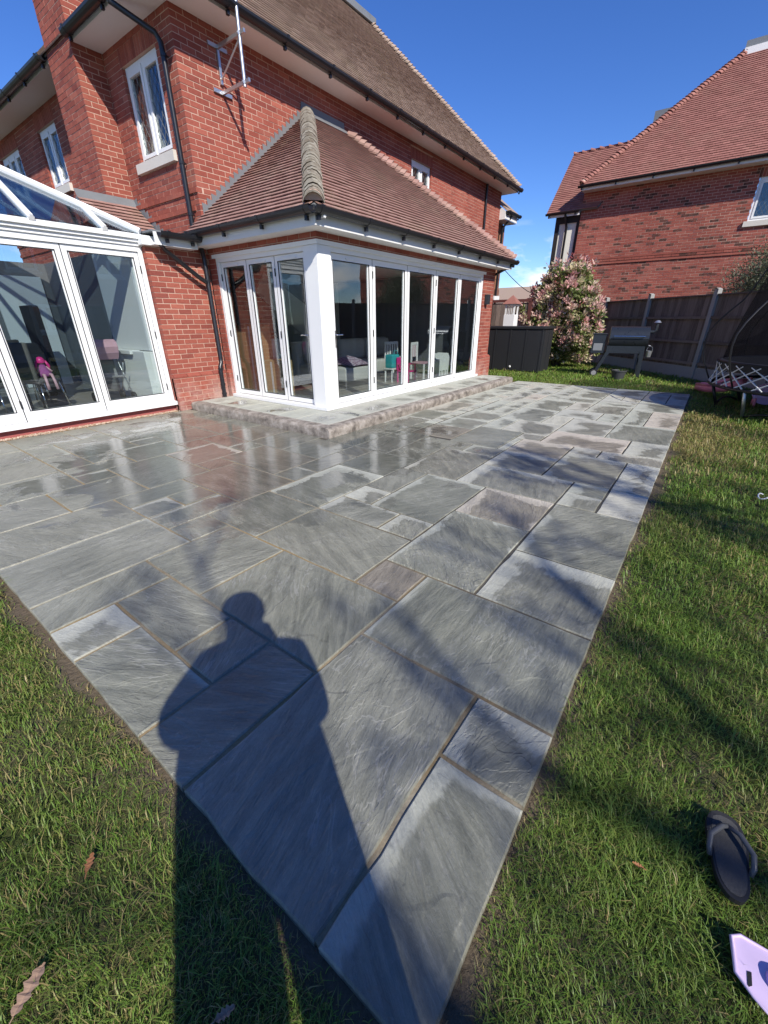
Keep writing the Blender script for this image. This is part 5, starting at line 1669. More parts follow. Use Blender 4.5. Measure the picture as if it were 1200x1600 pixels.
# ---- trees behind the photographer whose shade falls across lawn and slabs (nearly bare in spring)
def bare_tree(name, base, label, height, seed, spread=2.6, levels=4, leaf=900, thick=0.16, group='trees behind the photographer'):
    rng = random.Random(seed)
    root = empty(name, (base[0], base[1], GZ), 0, label, 'tree', group)
    q = MB(); tips = []
    def grow(p, d, ln, r, lv):
        mid = p + d * ln * 0.5 + Vector((rng.gauss(0, .06), rng.gauss(0, .06), rng.gauss(0, .04))) * ln
        e = p + d * ln
        q.tube([p, mid, e], [r, r * 0.85, r * 0.66], 6 if lv < 2 else 4, cap=False)
        if lv >= levels:
            tips.append((mid, e)); return
        n = rng.choice((2, 3, 3)) if lv else 4
        for i in range(n):
            a = rng.uniform(0, 2 * math.pi)
            nd = (d + Vector((math.cos(a), math.sin(a), rng.uniform(-0.1, 0.45))) * rng.uniform(0.45, 0.85)).normalized()
            grow(e if i < 2 else mid.lerp(e, 0.6), nd, ln * rng.uniform(0.58, 0.80), r * 0.60, lv + 1)
    grow(Vector((base[0], base[1], GZ)), Vector((rng.uniform(-.05, .05), rng.uniform(-.05, .05), 1)).normalized(), height * 0.36, thick, 0)
    q.build('trunk', M['bark'], root)
    nr = np.random.default_rng(seed)
    P, D, S, T_ = [], [], [], []
    for i in range(leaf):
        m_, e = tips[nr.integers(len(tips))]
        f = nr.random()
        b = np.array(m_.lerp(e, f)) + nr.normal(size=3) * 0.10
        P.append(b); D.append(nr.normal(size=3)); S.append(nr.uniform(0.05, 0.10)); T_.append(nr.random())
    leaves_mesh('crown', np.array(P), np.array(D), np.array(S), np.array(T_), M['leafg'], root, 0.5)
bare_tree('garden_tree', (-1.35, -7.8), 'half bare tree behind the photographer nearest the lawn', 9.8, 4, leaf=2000)
bare_tree('garden_tree', (-0.15, -8.4), 'half bare tree behind the photographer next to the grey fence', 9.0, 9, leaf=2900, thick=0.13)

# fallen oak leaves on the grass
M['oakleaf'] = plain('dead oak leaf', (0.30, 0.13, 0.055), 0.8, var=0.4, scale=30)
M['oakleaf_p'] = plain('faded oak leaf', (0.34, 0.22, 0.15), 0.85, var=0.4, scale=30)
lrn = random.Random(2)
def oak_leaf(c, size, rz, label, mat, curl=0.25):
    q = MB(); n = 15
    L_, R_ = [], []
    for i in range(n):
        t = i / (n - 1)
        w = size * 0.24 * math.sin(math.pi * min(1, t * 0.92 + 0.05)) ** 0.7 * (0.78 + 0.28 * math.sin(i * 1.9 + size * 60) + lrn.uniform(-0.12, 0.12))
        z = 0.035 + curl * size * (t - 0.5) ** 2
        cr, sr = math.cos(rz), math.sin(rz)
        for side, arr in ((1, L_), (-1, R_)):
            x, y = t * size, side * w
            arr.append(Vector((c[0] + x * cr - y * sr, c[1] + x * sr + y * cr, GZ + z + abs(y) * 0.35)))
    mid = [(L_[i] + R_[i]) / 2 - Vector((0, 0, 0.004)) for i in range(n)]
    for i in range(n - 1):
        q.add([L_[i], L_[i + 1], mid[i + 1], mid[i]], [(0, 1, 2, 3)])
        q.add([R_[i], R_[i + 1], mid[i + 1], mid[i]], [(3, 2, 1, 0)])
    cr, sr = math.cos(rz), math.sin(rz)
    q.tube([mid[0], mid[0] - Vector((cr, sr, 0.1)) * size * 0.25], 0.0015, 5)
    single('oak_leaf', q, mat, label, 'leaf', 'dead oak leaves lying on the grass')
oak_leaf(ground(136, 1366), 0.05, 0.9, 'orange brown oak leaf on the grass at the left of the shadow', M['oakleaf'])
oak_leaf(ground(22, 1590), 0.085, 0.55, 'long faded oak leaf in the bottom left corner', M['oakleaf_p'], 0.1)
oak_leaf(ground(335, 1598), 0.045, -0.4, 'faded oak leaf on the grass at the bottom edge', M['oakleaf_p'])
oak_leaf(ground(0, 935), 0.05, 2.0, 'pale dead leaf beside the left end of the paving', M['oakleaf_p'])
oak_leaf(ground(1005, 1358), 0.028, 1.7, 'small red brown oak leaf on the grass left of the sandal', M['oakleaf'])

# ================================================================== garden things
# ---- aerial mast on the upper wall
aer = empty('aerial_mast', (5.29, BM, 4.585), 0, 'galvanised aerial mast on two wall brackets above the extension roof', 'aerial')
py_ = BM - 0.56
q = MB(); q.tube([(5.29, py_, 4.53), (5.29, py_, 9.5)], 0.026, 12); q.build('mast', M['steel'], aer, smooth=True, sharp=50)
for z, brace in ((4.585, False), (5.10, True)):
    q = MB(); q.bbox((5.13, BM - 0.030, z - 0.025), (5.45, BM - 0.003, z + 0.025), 0.003); br = q.build('wall_plate', M['steel'], aer)
    q = MB(); q.bbox((5.275, BM - 0.68, z - 0.022), (5.305, BM - 0.031, z + 0.022), 0.003); q.build('arm', M['steel'], aer)
    if brace:
        q = MB(); q.tube([(5.29, BM - 0.60, z - 0.02), (5.29, BM - 0.04, z - 0.36)], 0.012, 6); q.bbox((5.27, BM - 0.035, z - 0.42), (5.31, BM - 0.003, z - 0.03), 0.003); q.build('brace', M['steel'], aer)
    q = MB(); q.tube([(5.25, py_, z), (5.335, py_, z)], 0.011, 8); q.tube([(5.29, py_, z - 0.02), (5.29, py_, z + 0.02)], 0.032, 10); q.build('clamp', M['steel'], aer)

# ---- storage box, gate and lantern house
box = empty('storage_box', (12.7, 4.7, GZ), 0, 'black panelled garden storage box beside the extension corner', 'storage box')
M['blackbox'] = plain('matt black resin panel', (0.020, 0.021, 0.024), 0.5, var=0.25, scale=20, bump=0.1)
X0, X1, Y0, Y1, ZB = 12.62, 13.5, 3.84, 5.75, 1.17
q = MB(); q.box((X0 + 0.02, Y0 + 0.02, GZ), (X1 - 0.02, Y1 - 0.02, ZB - 0.02)); q.build('carcass', M['blackbox'], box)
for i in range(4):
    y0 = Y0 + 0.06 + i * (Y1 - Y0 - 0.06) / 4
    q = MB(); q.bbox((X0, y0, GZ + 0.05), (X0 + 0.018, y0 + (Y1 - Y0 - 0.06) / 4 - 0.05, ZB - 0.05), 0.004); q.build('panel', M['blackbox'], box)
    q = MB(); q.bbox((X0 - 0.012, y0 - 0.045, GZ), (X0 + 0.019, y0 - 0.002, ZB - 0.02), 0.004); q.build('rib', M['blackbox'], box)
for i in range(2):
    q = MB(); q.bbox((X0 + 0.08 + i * 0.40, Y0, GZ + 0.05), (X0 + 0.44 + i * 0.40, Y0 + 0.019, ZB - 0.05), 0.004); q.build('panel', M['blackbox'], box)
q = MB(); q.bbox((X0 - 0.03, Y0 - 0.03, ZB - 0.019), (X1 + 0.02, Y1, ZB + 0.05), 0.012); q.build('lid', M['blackbox'], box)
q = MB(); q.lathe([(0.0, 0.0), (0.028, 0.004), (0.033, 0.012), (0.03, 0.02), (0.0, 0.022)], (X0 - 0.001, 4.72, 0.12), 14, Matrix.Rotation(-math.pi / 2, 4, 'Y')); q.build('lock', M['white'], box, smooth=True)

lh = empty('lantern_house', (13.1, 5.05, ZB + 0.051), 0, 'small white lattice lantern house with red roof on the storage box', 'ornament')
q = MB()
for sx in (-1, 1):
    for sy in (-1, 1):
        q.bbox((13.1 + sx * 0.13 - 0.018, 5.05 + sy * 0.13 - 0.018, ZB + 0.051), (13.1 + sx * 0.13 + 0.018, 5.05 + sy * 0.13 + 0.018, ZB + 0.62), 0.004)
q.bbox((12.94, 4.89, ZB + 0.052), (13.26, 5.21, ZB + 0.36), 0.005)
for i in range(5):
    q.box((12.95, 4.94 + i * 0.05, ZB + 0.36), (12.958, 4.955 + i * 0.05, ZB + 0.60))
q.bbox((12.93, 4.88, ZB + 0.60), (13.27, 5.22, ZB + 0.64), 0.005)
q.build('body', M['white_paint'], lh)
q = MB(); q.add([(12.88, 4.83, ZB + 0.641), (13.32, 4.83, ZB + 0.641), (13.32, 5.27, ZB + 0.641), (12.88, 5.27, ZB + 0.641), (13.1, 5.05, ZB + 0.88)], [(0, 1, 4), (1, 2, 4), (2, 3, 4), (3, 0, 4), (3, 2, 1, 0)]); q.build('roof', M['tile_red'], lh)
gt = empty('garden_gate', (14.2, 5.6, GZ), 0, 'dark timber side gate with red frame behind the storage box', 'gate')
for i in range(8):
    q = MB(); q.bbox((14.2, 4.95 + i * 0.15, GZ + 0.04), (14.225, 5.09 + i * 0.15, 1.88), 0.003); q.build('board', M['fence'], gt)
q = MB(); q.bbox((14.17, 4.84, GZ), (14.27, 4.94, 2.0), 0.004); q.bbox((14.17, 6.16, GZ), (14.27, 6.26, 2.0), 0.004); q.bbox((14.16, 4.84, 1.9), (14.28, 6.26, 1.98), 0.004); q.build('frame', plain('dark red timber', (0.10, 0.03, 0.025), 0.7, var=0.3), gt)
# cable between the houses
q = MB(); a, b = Vector((16.6, 6.9, 3.1)), Vector((24.0, 6.2, 3.4))
q.tube([a.lerp(b, t / 10) - Vector((0, 0, 0.9 * math.sin(math.pi * t / 10))) for t in range(11)], 0.012, 6)
single('overhead_cable', q, M['rubber'], 'thin black cable hanging across the sky between the two houses', 'cable')
# distant house in the gap
dh = empty('distant_house', (34, 13.5, 0), 0, 'distant grey roofed house in the gap beyond the shrub', 'house')
q = MB(); q.box((33, 10.8, 0), (38, 15.5, 1.9)); q.build('wall', plain('grey rendered wall', (0.22, 0.20, 0.18), 0.9), dh)
q = MB(); q.prism([(32.6, 10.4, 1.9), (35.5, 10.4, 3.7), (38.4, 10.4, 1.9)], (0, 5.6, 0)); q.build('roof', M['tile_old'], dh)
for yy in (11.4, 13.0, 14.4):
    q = MB(); q.box((32.97, yy, 0.8), (32.999, yy + 0.8, 1.7)); w_ = q.build('window', M['white'], dh); q = MB(); q.box((32.955, yy + 0.08, 0.88), (32.969, yy + 0.72, 1.62)); q.build('pane', M['rubber'], w_)

# ---- barrel grill
gc = Vector((13.25, 1.83, GZ)); GR = math.radians(-78)
grill = empty('barrel_grill', gc, GR, 'dark blue-grey barrel pellet grill with side hopper before the fence', 'grill')
M['grill'] = plain('blue-grey enamel', (0.030, 0.036, 0.046), 0.30, 0.35, var=0.2, scale=9)
def gl(mb, name, mat, smooth=False, parent=None): return mb.build(name, mat, parent or grill, smooth, local=True, sharp=35)
R_ = 0.285; zc = 0.97
q = MB()                                             # drum along local x
n = 20; ring = []
for sx in (-0.45, 0.45):
    ring.append([Vector((sx, math.cos(2 * math.pi * j / n) * R_, zc + math.sin(2 * math.pi * j / n) * R_ * 0.98)) for j in range(n)])
q.add(ring[0] + ring[1], [(j, (j + 1) % n, n + (j + 1) % n, n + j) for j in range(n)] + [tuple(range(n))[::-1], tuple(range(n, 2 * n))])
gl(q, 'drum', M['grill'], True)
q = MB()
for sx in (-0.512, 0.50):
    q.tube([(sx + 0.006, 0, zc), (sx + 0.0061, 0, zc), ], R_ + 0.01, 20)
q2 = MB(); q2.box((-0.46, -R_ - 0.006, zc - 0.012), (0.46, R_ + 0.006, zc + 0.004)); gl(q2, 'lid_seam', M['dark_metal'])
q = MB(); q.tube([(-0.36, -R_ - 0.055, zc + 0.05), (0.36, -R_ - 0.055, zc + 0.05)], 0.012, 8); q.tube([(-0.34, -R_ + 0.02, zc + 0.06), (-0.34, -R_ - 0.055, zc + 0.05)], 0.009, 6); q.tube([(0.34, -R_ + 0.02, zc + 0.06), (0.34, -R_ - 0.055, zc + 0.05)], 0.009, 6); gl(q, 'lid_handle', M['chrome'], True)
q = MB(); q.bbox((-0.47, -0.21, 0.60), (0.42, -0.185, 0.80), 0.006); q.bbox((-0.47, 0.185, 0.60), (0.42, 0.21, 0.80), 0.006); q.bbox((-0.47, -0.184, 0.62), (0.42, 0.184, 0.66), 0.006); gl(q, 'apron', M['grill'])
for sy in (-0.2, 0.2):
    q = MB(); q.prism([(-0.46, sy - 0.02, 0.66), (-0.36, sy - 0.02, 0.66), (-0.62, sy - 0.02, 0.06), (-0.70, sy - 0.02, 0.06)], (0, 0.04, 0)); gl(q, 'leg', M['grill'])
    q = MB(); q.prism([(0.32, sy - 0.02, 0.66), (0.42, sy - 0.02, 0.66), (0.45, sy - 0.02, 0.0), (0.37, sy - 0.02, 0.0)], (0, 0.04, 0)); gl(q, 'leg', M['grill'])
    q = MB(); q.tube([(-0.665, sy * 1.2 - 0.025, 0.095), (-0.665, sy * 1.2 + 0.025, 0.095)], 0.095, 20); w_ = gl(q, 'wheel', M['rubber'], True)
    q = MB(); q.tube([(-0.665, sy * 1.2 - 0.03, 0.095), (-0.665, sy * 1.2 + 0.03, 0.095)], 0.062, 16); gl(q, 'hub', plain('grey hub', (0.25, 0.25, 0.26), 0.5), True, w_)
q = MB(); q.prism([(-0.53, -0.20, 0.60), (-0.84, -0.20, 0.60), (-0.84, -0.20, 1.06), (-0.53, -0.20, 1.06)], (0, 0.40, 0)); gl(q, 'hopper', M['grill'])
q = MB(); q.bbox((-0.87, -0.22, 1.061), (-0.51, 0.22, 1.085), 0.006); gl(q, 'hopper_lid', M['dark_metal'])
q = MB(); q.bbox((-0.80, -0.215, 0.66), (-0.58, -0.201, 0.84), 0.005); gl(q, 'control_panel', plain('grey control panel', (0.20, 0.21, 0.22), 0.4), False)
q = MB(); q.tube([(0.40, 0.12, zc + 0.15), (0.56, 0.12, zc + 0.15), (0.60, 0.12, zc + 0.19), (0.60, 0.12, zc + 0.34)], 0.042, 12); gl(q, 'chimney', M['dark_metal'], True)
q = MB(); q.lathe([(0.001, 0.06), (0.04, 0.05), (0.085, 0.0), (0.0, 0.0)], (0.60, 0.12, zc + 0.37), 16); gl(q, 'chimney_cap', M['steel'], True)
q = MB(); q.lathe([(0.001, 0.0), (0.055, 0.0), (0.072, 0.15), (0.066, 0.15), (0.05, 0.01), (0.001, 0.01)], (0.55, -0.06, 0.52), 16); gl(q, 'drip_bucket', M['steel'], True)
q = MB(); q.tube([(0.48, -0.06, 0.67), (0.50, -0.06, 0.76), (0.55, -0.06, 0.79), (0.60, -0.06, 0.76), (0.62, -0.06, 0.67)], 0.004, 5); q.tube([(0.50, -0.06, 0.80), (0.55, -0.06, 0.79)], 0.008, 5); gl(q, 'bucket_handle', M['steel'])

# ---- plant pot
pot = empty('plant_pot', (12.35, 1.74, GZ), 0, 'dark grey plastic plant pot with a few shoots in front of the grill', 'plant pot')
q = MB(); q.lathe([(0.001, 0.0), (0.125, 0.0), (0.168, 0.21), (0.182, 0.212), (0.184, 0.25), (0.168, 0.25), (0.160, 0.20), (0.001, 0.19)], (12.35, 1.74, GZ), 24)
q.build('pot', plain('grey plastic', (0.05, 0.052, 0.058), 0.5, var=0.2), pot, smooth=True, sharp=40)
P = [(12.35 + 0.05, 1.66 + 0.0, 0.17)] * 22
rg = np.random.default_rng(3)
leaves_mesh('shoots', np.array(P) + rg.normal(size=(22, 3)) * np.array([.04, .05, .02]), rg.normal(size=(22, 3)) * np.array([.4, .4, .2]) + np.array([0, 0, 1]), rg.uniform(.05, .12, 22), rg.uniform(0.1, 0.7, 22), M['leafg'], pot, 0.3)

# ---- trampoline with net
tc = Vector((9.32, -1.55, GZ)); TR = 1.50
tramp = empty('trampoline', tc, 0, 'black round trampoline with safety net and white crossed rods', 'trampoline')
def circ(r, z, n=48, ph=0.0): return [tc + Vector((r * math.cos(2 * math.pi * i / n + ph), r * math.sin(2 * math.pi * i / n + ph), z)) for i in range(n)]
M['blackmetal'] = plain('black coated tube', (0.013, 0.013, 0.015), 0.4, 0.2, var=0.3)
q = MB(); q.tube(circ(TR * 0.96, 0.44), 0.026, 8, closed=True); q.build('lower_frame', M['blackmetal'], tramp, smooth=True)
q = MB(); q.tube(circ(TR * 0.93, 0.80), 0.016, 8, closed=True); q.build('mat_edge', M['blackmetal'], tramp, smooth=True)
q = MB(); q.lathe([(0.0, 0.0), (TR * 0.9, 0.0), (TR * 0.935, 0.01), (TR * 0.9, -0.012), (0.0, -0.012)], tc + Vector((0, 0, 0.80)), 48); q.build('mat', plain('black woven mat', (0.03, 0.031, 0.034), 0.6, var=0.2, scale=60), tramp)
q = MB()
nn = 48
for ring_z, rr, hh in ((0.79, TR * 0.945, 0.10),):
    a = circ(rr, ring_z, nn); b = circ(rr * 0.99, ring_z - hh, nn)
    for i in range(nn): q.add([a[i], a[(i + 1) % nn], b[(i + 1) % nn], b[i]], [(0, 1, 2, 3)])
q.build('edge_band', plain('black webbing', (0.012, 0.012, 0.014), 0.8), tramp)
lo_ = circ(TR * 0.965, 0.46, 64); hi_ = circ(TR * 0.94, 0.77, 64)
M['rod'] = plain('white fibreglass rod', (0.62, 0.62, 0.60), 0.45, var=0.1)
for i in range(64):
    q = MB(); q.tube([lo_[i], hi_[(i + (4 if i % 2 else -4)) % 64]], 0.010, 5); q.build('rod', M['rod'], tramp)
for k in range(4):
    a = math.radians(62 + 90 * k)
    for s in (-1, 1):
        a1 = a + s * 0.27
        top = tc + Vector((TR * 0.95 * math.cos(a1), TR * 0.95 * math.sin(a1), 0.44)); ft = tc + Vector((TR * 0.83 * math.cos(a + s * 0.31), TR * 0.83 * math.sin(a + s * 0.31), 0.012))
        q = MB(); q.tube([top, ft], 0.024, 8); q.build('leg', M['steel'] if (ft - Vector((7.78, -0.66, 0))).length < 0.75 else M['blackmetal'], tramp, smooth=True)
    a0_, a1_ = a - 0.31, a + 0.31
    q = MB(); q.tube([tc + Vector((TR * 0.84 * math.cos(a0_ + (a1_ - a0_) * i / 6), TR * 0.84 * math.sin(a0_ + (a1_ - a0_) * i / 6), 0.03 + 0.10 * math.sin(math.pi * i / 6))) for i in range(7)], 0.018, 6); q.build('foot_bar', M['blackmetal'], tramp, smooth=True)
def net_r(z):                                        # bowed flexible poles, net drawn in between
    return TR * (0.96 + 0.16 * math.sin(min(1, (z - 0.44) / 1.3) * math.pi) - 0.20 * max(0, (z - 1.2)) ** 1.2)
for k in range(8):
    a = 2 * math.pi * (k + 0.86) / 8
    q = MB(); q.tube([tc + Vector((net_r(z) * math.cos(a), net_r(z) * math.sin(a), z)) for z in np.linspace(0.42, 2.80, 16)], 0.013, 6); q.build('net_pole', M['blackmetal'], tramp, smooth=True)
q = MB(); q.tube(circ(net_r(2.80) * 0.985, 2.78), 0.010, 6, closed=True); q.build('net_hoop', M['blackmetal'], tramp, smooth=True)
t = NT('black safety net')
tr_ = t.n('BsdfTransparent'); df = t.n('BsdfDiffuse', {'Color': (0.012, 0.012, 0.014)})
mx_ = t.n('MixShader', {0: 0.55, 1: tr_, 2: df}); t.t.links.new(mx_.outputs[0], t.out.inputs['Surface'])
M['net'] = t.m
q = MB(); nz_ = 9; nn = 48
for j in range(nz_):
    z0, z1 = 0.82 + (2.78 - 0.82) * j / nz_, 0.82 + (2.78 - 0.82) * (j + 1) / nz_
    f = lambda z: TR * 0.90 + (net_r(2.80) * 0.985 - TR * 0.90) * ((z - 0.82) / 1.96) ** 1.5
    a, b = circ(f(z0), z0, nn), circ(f(z1), z1, nn)
    for i in range(nn): q.add([a[i], a[(i + 1) % nn], b[(i + 1) % nn], b[i]], [(0, 1, 2, 3)])
q.build('safety_net', M['net'], tramp, smooth=True)

# ---- toys by the trampoline
M['pink'] = plain('pink plastic', (0.72, 0.24, 0.36), 0.4, var=0.1)
M['purple'] = plain('lilac plastic', (0.50, 0.36, 0.70), 0.4, var=0.1)
M['hotpink'] = plain('hot pink plastic', (0.62, 0.03, 0.22), 0.35, var=0.1)
c0 = Vector((10.9, -0.25, GZ + 0.04))
q = MB()
q.tube([Vector((11.45, 0.03, 0.05)), Vector((11.2, -0.05, 0.09)), Vector((10.8, -0.20, 0.12)), Vector((10.4, -0.42, 0.20)), Vector((10.05, -0.62, 0.36))], [0.06, 0.095, 0.085, 0.08, 0.06], 10)
q.tube([Vector((11.3, 0.06, 0.13)), Vector((10.7, -0.14, 0.20)), Vector((10.1, -0.5, 0.42))], 0.025, 8)
q.tube([Vector((11.3, -0.13, 0.13)), Vector((10.7, -0.36, 0.20)), Vector((10.1, -0.72, 0.42))], 0.025, 8)
single('toy_slide', q, M['pink'], 'pink plastic toy slide lying on the grass beyond the trampoline', 'toy', smooth=True)
ch = empty('toy_chair_round', (9.9, -1.15, GZ), 0, 'lilac plastic toy seat with round back under the trampoline', 'toy')
q = MB(); q.lathe([(0.001, 0.0), (0.19, 0.0), (0.20, 0.03), (0.17, 0.05), (0.001, 0.05)], (9.72, -0.98, GZ + 0.24), 24, Matrix.Rotation(math.radians(72), 4, 'Y')); q.build('back', M['purple'], ch, smooth=True, sharp=45)
q = MB(); q.bbox((9.72, -1.20, GZ + 0.16), (10.1, -0.80, GZ + 0.22), 0.02); q.build('seat', M['purple'], ch)
for dx_ in (9.76, 10.05):
    for dy_ in (-1.16, -0.85):
        q = MB(); q.tube([(dx_, dy_, GZ + 0.17), (dx_, dy_, GZ)], 0.022, 8); q.build('leg', M['pink'], ch)

# ---- flip-flop on the lawn
SD = empty('flip_flop', (1.09, -0.405, GZ + 0.035), math.radians(3), 'worn black rubber flip-flop lying on the grass', 'sandal')
outl = []
for i in range(36):
    a = 2 * math.pi * i / 36
    ca, sa_ = math.cos(a), math.sin(a)
    x = 0.118 * math.copysign(abs(ca) ** 0.82, ca)
    w = 0.049 + 0.009 * ca - 0.006 * math.exp(-((ca + 0.15) / 0.35) ** 2)
    outl.append(Vector((x, w * math.copysign(abs(sa_) ** 0.75, sa_) + 0.006 * ca, 0)))
def toe_lift(p): return Vector((p.x, p.y, p.z + max(0, p.x - 0.06) ** 2 * 2.2))
q = MB(); q.prism([toe_lift(p) for p in outl], (0, 0, 0.016)); q.build('sole', M['rubber'], SD, local=True)
q = MB(); q.prism([toe_lift(Vector((p.x * 0.9, p.y * 0.86, 0.0162))) for p in outl], (0, 0, 0.0015)); q.build('footbed', plain('worn grey footbed', (0.05, 0.05, 0.052), 0.85, var=0.6, scale=40, bump=0.5), SD, local=True)
for s in (-1, 1):
    q = MB(); q.tube([(0.075, 0.004, 0.016), (0.074, 0.004, 0.030), (0.055, 0.022 * s, 0.042), (0.015, 0.049 * s, 0.040), (-0.015, 0.050 * s, 0.028), (-0.03, 0.046 * s, 0.012)], [0.004, 0.006, 0.0075, 0.0075, 0.007, 0.006], 8); q.build('strap', plain('grey rubber strap', (0.075, 0.078, 0.085), 0.4, var=0.3), SD, smooth=True, local=True)

# ---- lilac toy part in the bottom right corner
g_ = [ground(*p) for p in ((1139, 1467), (1153, 1466), (1230, 1512), (1262, 1600), (1205, 1598), (1174, 1562), (1146, 1524))]
tp = empty('plastic_toy', (g_[0].x, g_[0].y, GZ), 0, 'pale lilac plastic toy panel on the grass in the bottom right corner', 'toy')
M['lilac'] = plain('pale lilac plastic', (0.66, 0.52, 0.74), 0.35, var=0.15, scale=20)
q = MB(); q.prism([Vector((p.x, p.y, 0.010)) for p in g_], (0, 0, 0.006)); q.build('panel', M['lilac'], tp)
q = MB()
loop = [Vector((p.x, p.y, 0.016)) for p in g_]
q.tube(loop, 0.0045, 6, closed=True); q.build('rim', M['lilac'], tp, smooth=True)
cc = ground(1218, 1548); q = MB(); q.lathe([(0.030, 0.0), (0.027, 0.012), (0.018, 0.021), (0.001, 0.026)], Vector((cc.x, cc.y, 0.0165)), 20); q.build('dome', M['purple'], tp, smooth=True)
sl_ = [ground(*p) for p in ((1163, 1522), (1170, 1524), (1171, 1545), (1164, 1547))]
q = MB(); q.prism([Vector((p.x, p.y, 0.0163)) for p in sl_], (0, 0, 0.001)); q.build('slot', M['rubber'], tp)
# scrap of white plastic on the lawn
q = MB(); c_ = ground(1192, 778); q.tube([c_ + Vector((0.06 * math.cos(a), 0.035 * math.sin(a), 0.012 + 0.01 * math.sin(2 * a))) for a in np.linspace(0, 5.2, 14)], 0.006, 6)
single('plastic_ring', q, M['white'], 'small white plastic ring on the lawn at the right edge', 'litter')
# ================================================================== things indoors, seen through the glass
Z1 = STEP + 0.0
M['sofa'] = plain('pale grey upholstery', (0.48, 0.46, 0.43), 0.95, var=0.12, scale=30, bump=0.2)
M['cardboard'] = plain('brown cardboard', (0.42, 0.23, 0.115), 0.9, var=0.15, scale=6)
M['cardboard2'] = plain('tan cardboard', (0.50, 0.34, 0.17), 0.9, var=0.15, scale=6)
sofa = empty('corner_sofa', (6.6, 6.6, Z1), 0, 'pale grey corner sofa with chrome feet behind the glass doors', 'sofa')
q = MB(); q.bbox((6.3, 5.65, Z1 + 0.14), (7.3, 7.0, Z1 + 0.42), 0.05); q.build('chaise_seat', M['sofa'], sofa, True)
q = MB(); q.bbox((7.31, 6.25, Z1 + 0.14), (9.4, 7.0, Z1 + 0.42), 0.05); q.build('seat', M['sofa'], sofa, True)
q = MB(); q.bbox((6.3, 7.01, Z1 + 0.14), (9.4, 7.25, Z1 + 0.86), 0.07); q.build('backrest', M['sofa'], sofa, True)
for i in range(3):
    q = MB(); q.bbox((6.4 + i * 0.98, 6.75, Z1 + 0.43), (7.3 + i * 0.98, 7.0, Z1 + 0.88), 0.09); q.build('cushion', M['sofa'], sofa, True)
for x_ in (6.4, 7.2, 9.3):
    for y_ in (5.75, 7.15):
        if x_ == 9.3 and y_ == 5.75: y_ = 6.35
        q = MB(); q.tube([(x_, y_, Z1), (x_, y_, Z1 + 0.145)], 0.014, 8); q.build('foot', M['chrome'], sofa)
t = NT('purple checked wool')
chk = t.n('TexChecker', {'Scale': 14.0, 'Color1': (0.16, 0.09, 0.15), 'Color2': (0.42, 0.36, 0.42)})
t.pbr(chk.outputs[0], 0.95)
M['throw'] = t.m
q = MB(); nu, nv = 14, 10
for i in range(nu + 1):
    for j in range(nv + 1):
        u, v = i / nu, j / nv
        q.v.append(Vector((6.45 + u * 0.8, 5.62 + v * 0.85, Z1 + 0.43 + 0.10 * math.exp(-((u - .4) ** 2 + (v - .4) ** 2) * 9) + 0.10 * abs(math.sin(u * 9 + v * 4)) * math.sin(math.pi * u) * math.sin(math.pi * v))))
for i in range(nu):
    for j in range(nv):
        a = i * (nv + 1) + j
        q.f.append((a, a + nv + 1, a + nv + 2, a + 1)); q.t.append(0)
single('throw_blanket', q, M['throw'], 'crumpled purple checked throw on the sofa', 'blanket', smooth=True)

kc = empty('child_chair', (8.0, 5.35, Z1), 0, 'hot pink plastic child chair behind the glass doors', 'chair')
q = MB(); q.bbox((7.84, 5.2, Z1 + 0.22), (8.16, 5.5, Z1 + 0.25), 0.01); q.build('seat', M['hotpink'], kc)
q = MB(); q.bbox((7.84, 5.5, Z1 + 0.25), (8.16, 5.53, Z1 + 0.52), 0.012); q.build('backrest', M['hotpink'], kc)
for x_ in (7.86, 8.14):
    for y_ in (5.22, 5.5):
        q = MB(); q.tube([(x_, y_, Z1), (x_, y_, Z1 + (0.36 if y_ < 5.3 else 0.24))], 0.02, 8); q.build('leg', M['hotpink'], kc)
    q = MB(); q.bbox((x_ - 0.02, 5.2, Z1 + 0.36), (x_ + 0.02, 5.52, Z1 + 0.39), 0.008); q.build('armrest', M['hotpink'], kc)
q = MB(); q.bbox((7.72, 5.55, Z1 + 0.30), (8.0, 5.75, Z1 + 0.58), 0.03)
q.tube([(7.78, 5.56, Z1 + 0.56), (7.80, 5.56, Z1 + 0.66), (7.92, 5.56, Z1 + 0.66), (7.94, 5.56, Z1 + 0.56)], 0.008, 6)
single('teal_bag', q, plain('teal fabric', (0.03, 0.36, 0.38), 0.7, var=0.2), 'teal bag standing behind the pink child chair', 'bag', loc=(7.86, 5.65, Z1))
st_ = empty('bag_stand', (7.86, 5.66, Z1), 0, 'low white stool under the teal bag', 'stool')
q = MB(); q.bbox((7.70, 5.54, Z1 + 0.265), (8.02, 5.78, Z1 + 0.298), 0.008); q.build('seat', M['white_paint'], st_)
for x_ in (7.73, 7.99):
    for y_ in (5.57, 5.75):
        q = MB(); q.tube([(x_, y_, Z1), (x_, y_, Z1 + 0.266)], 0.014, 6); q.build('leg', M['white_paint'], st_)

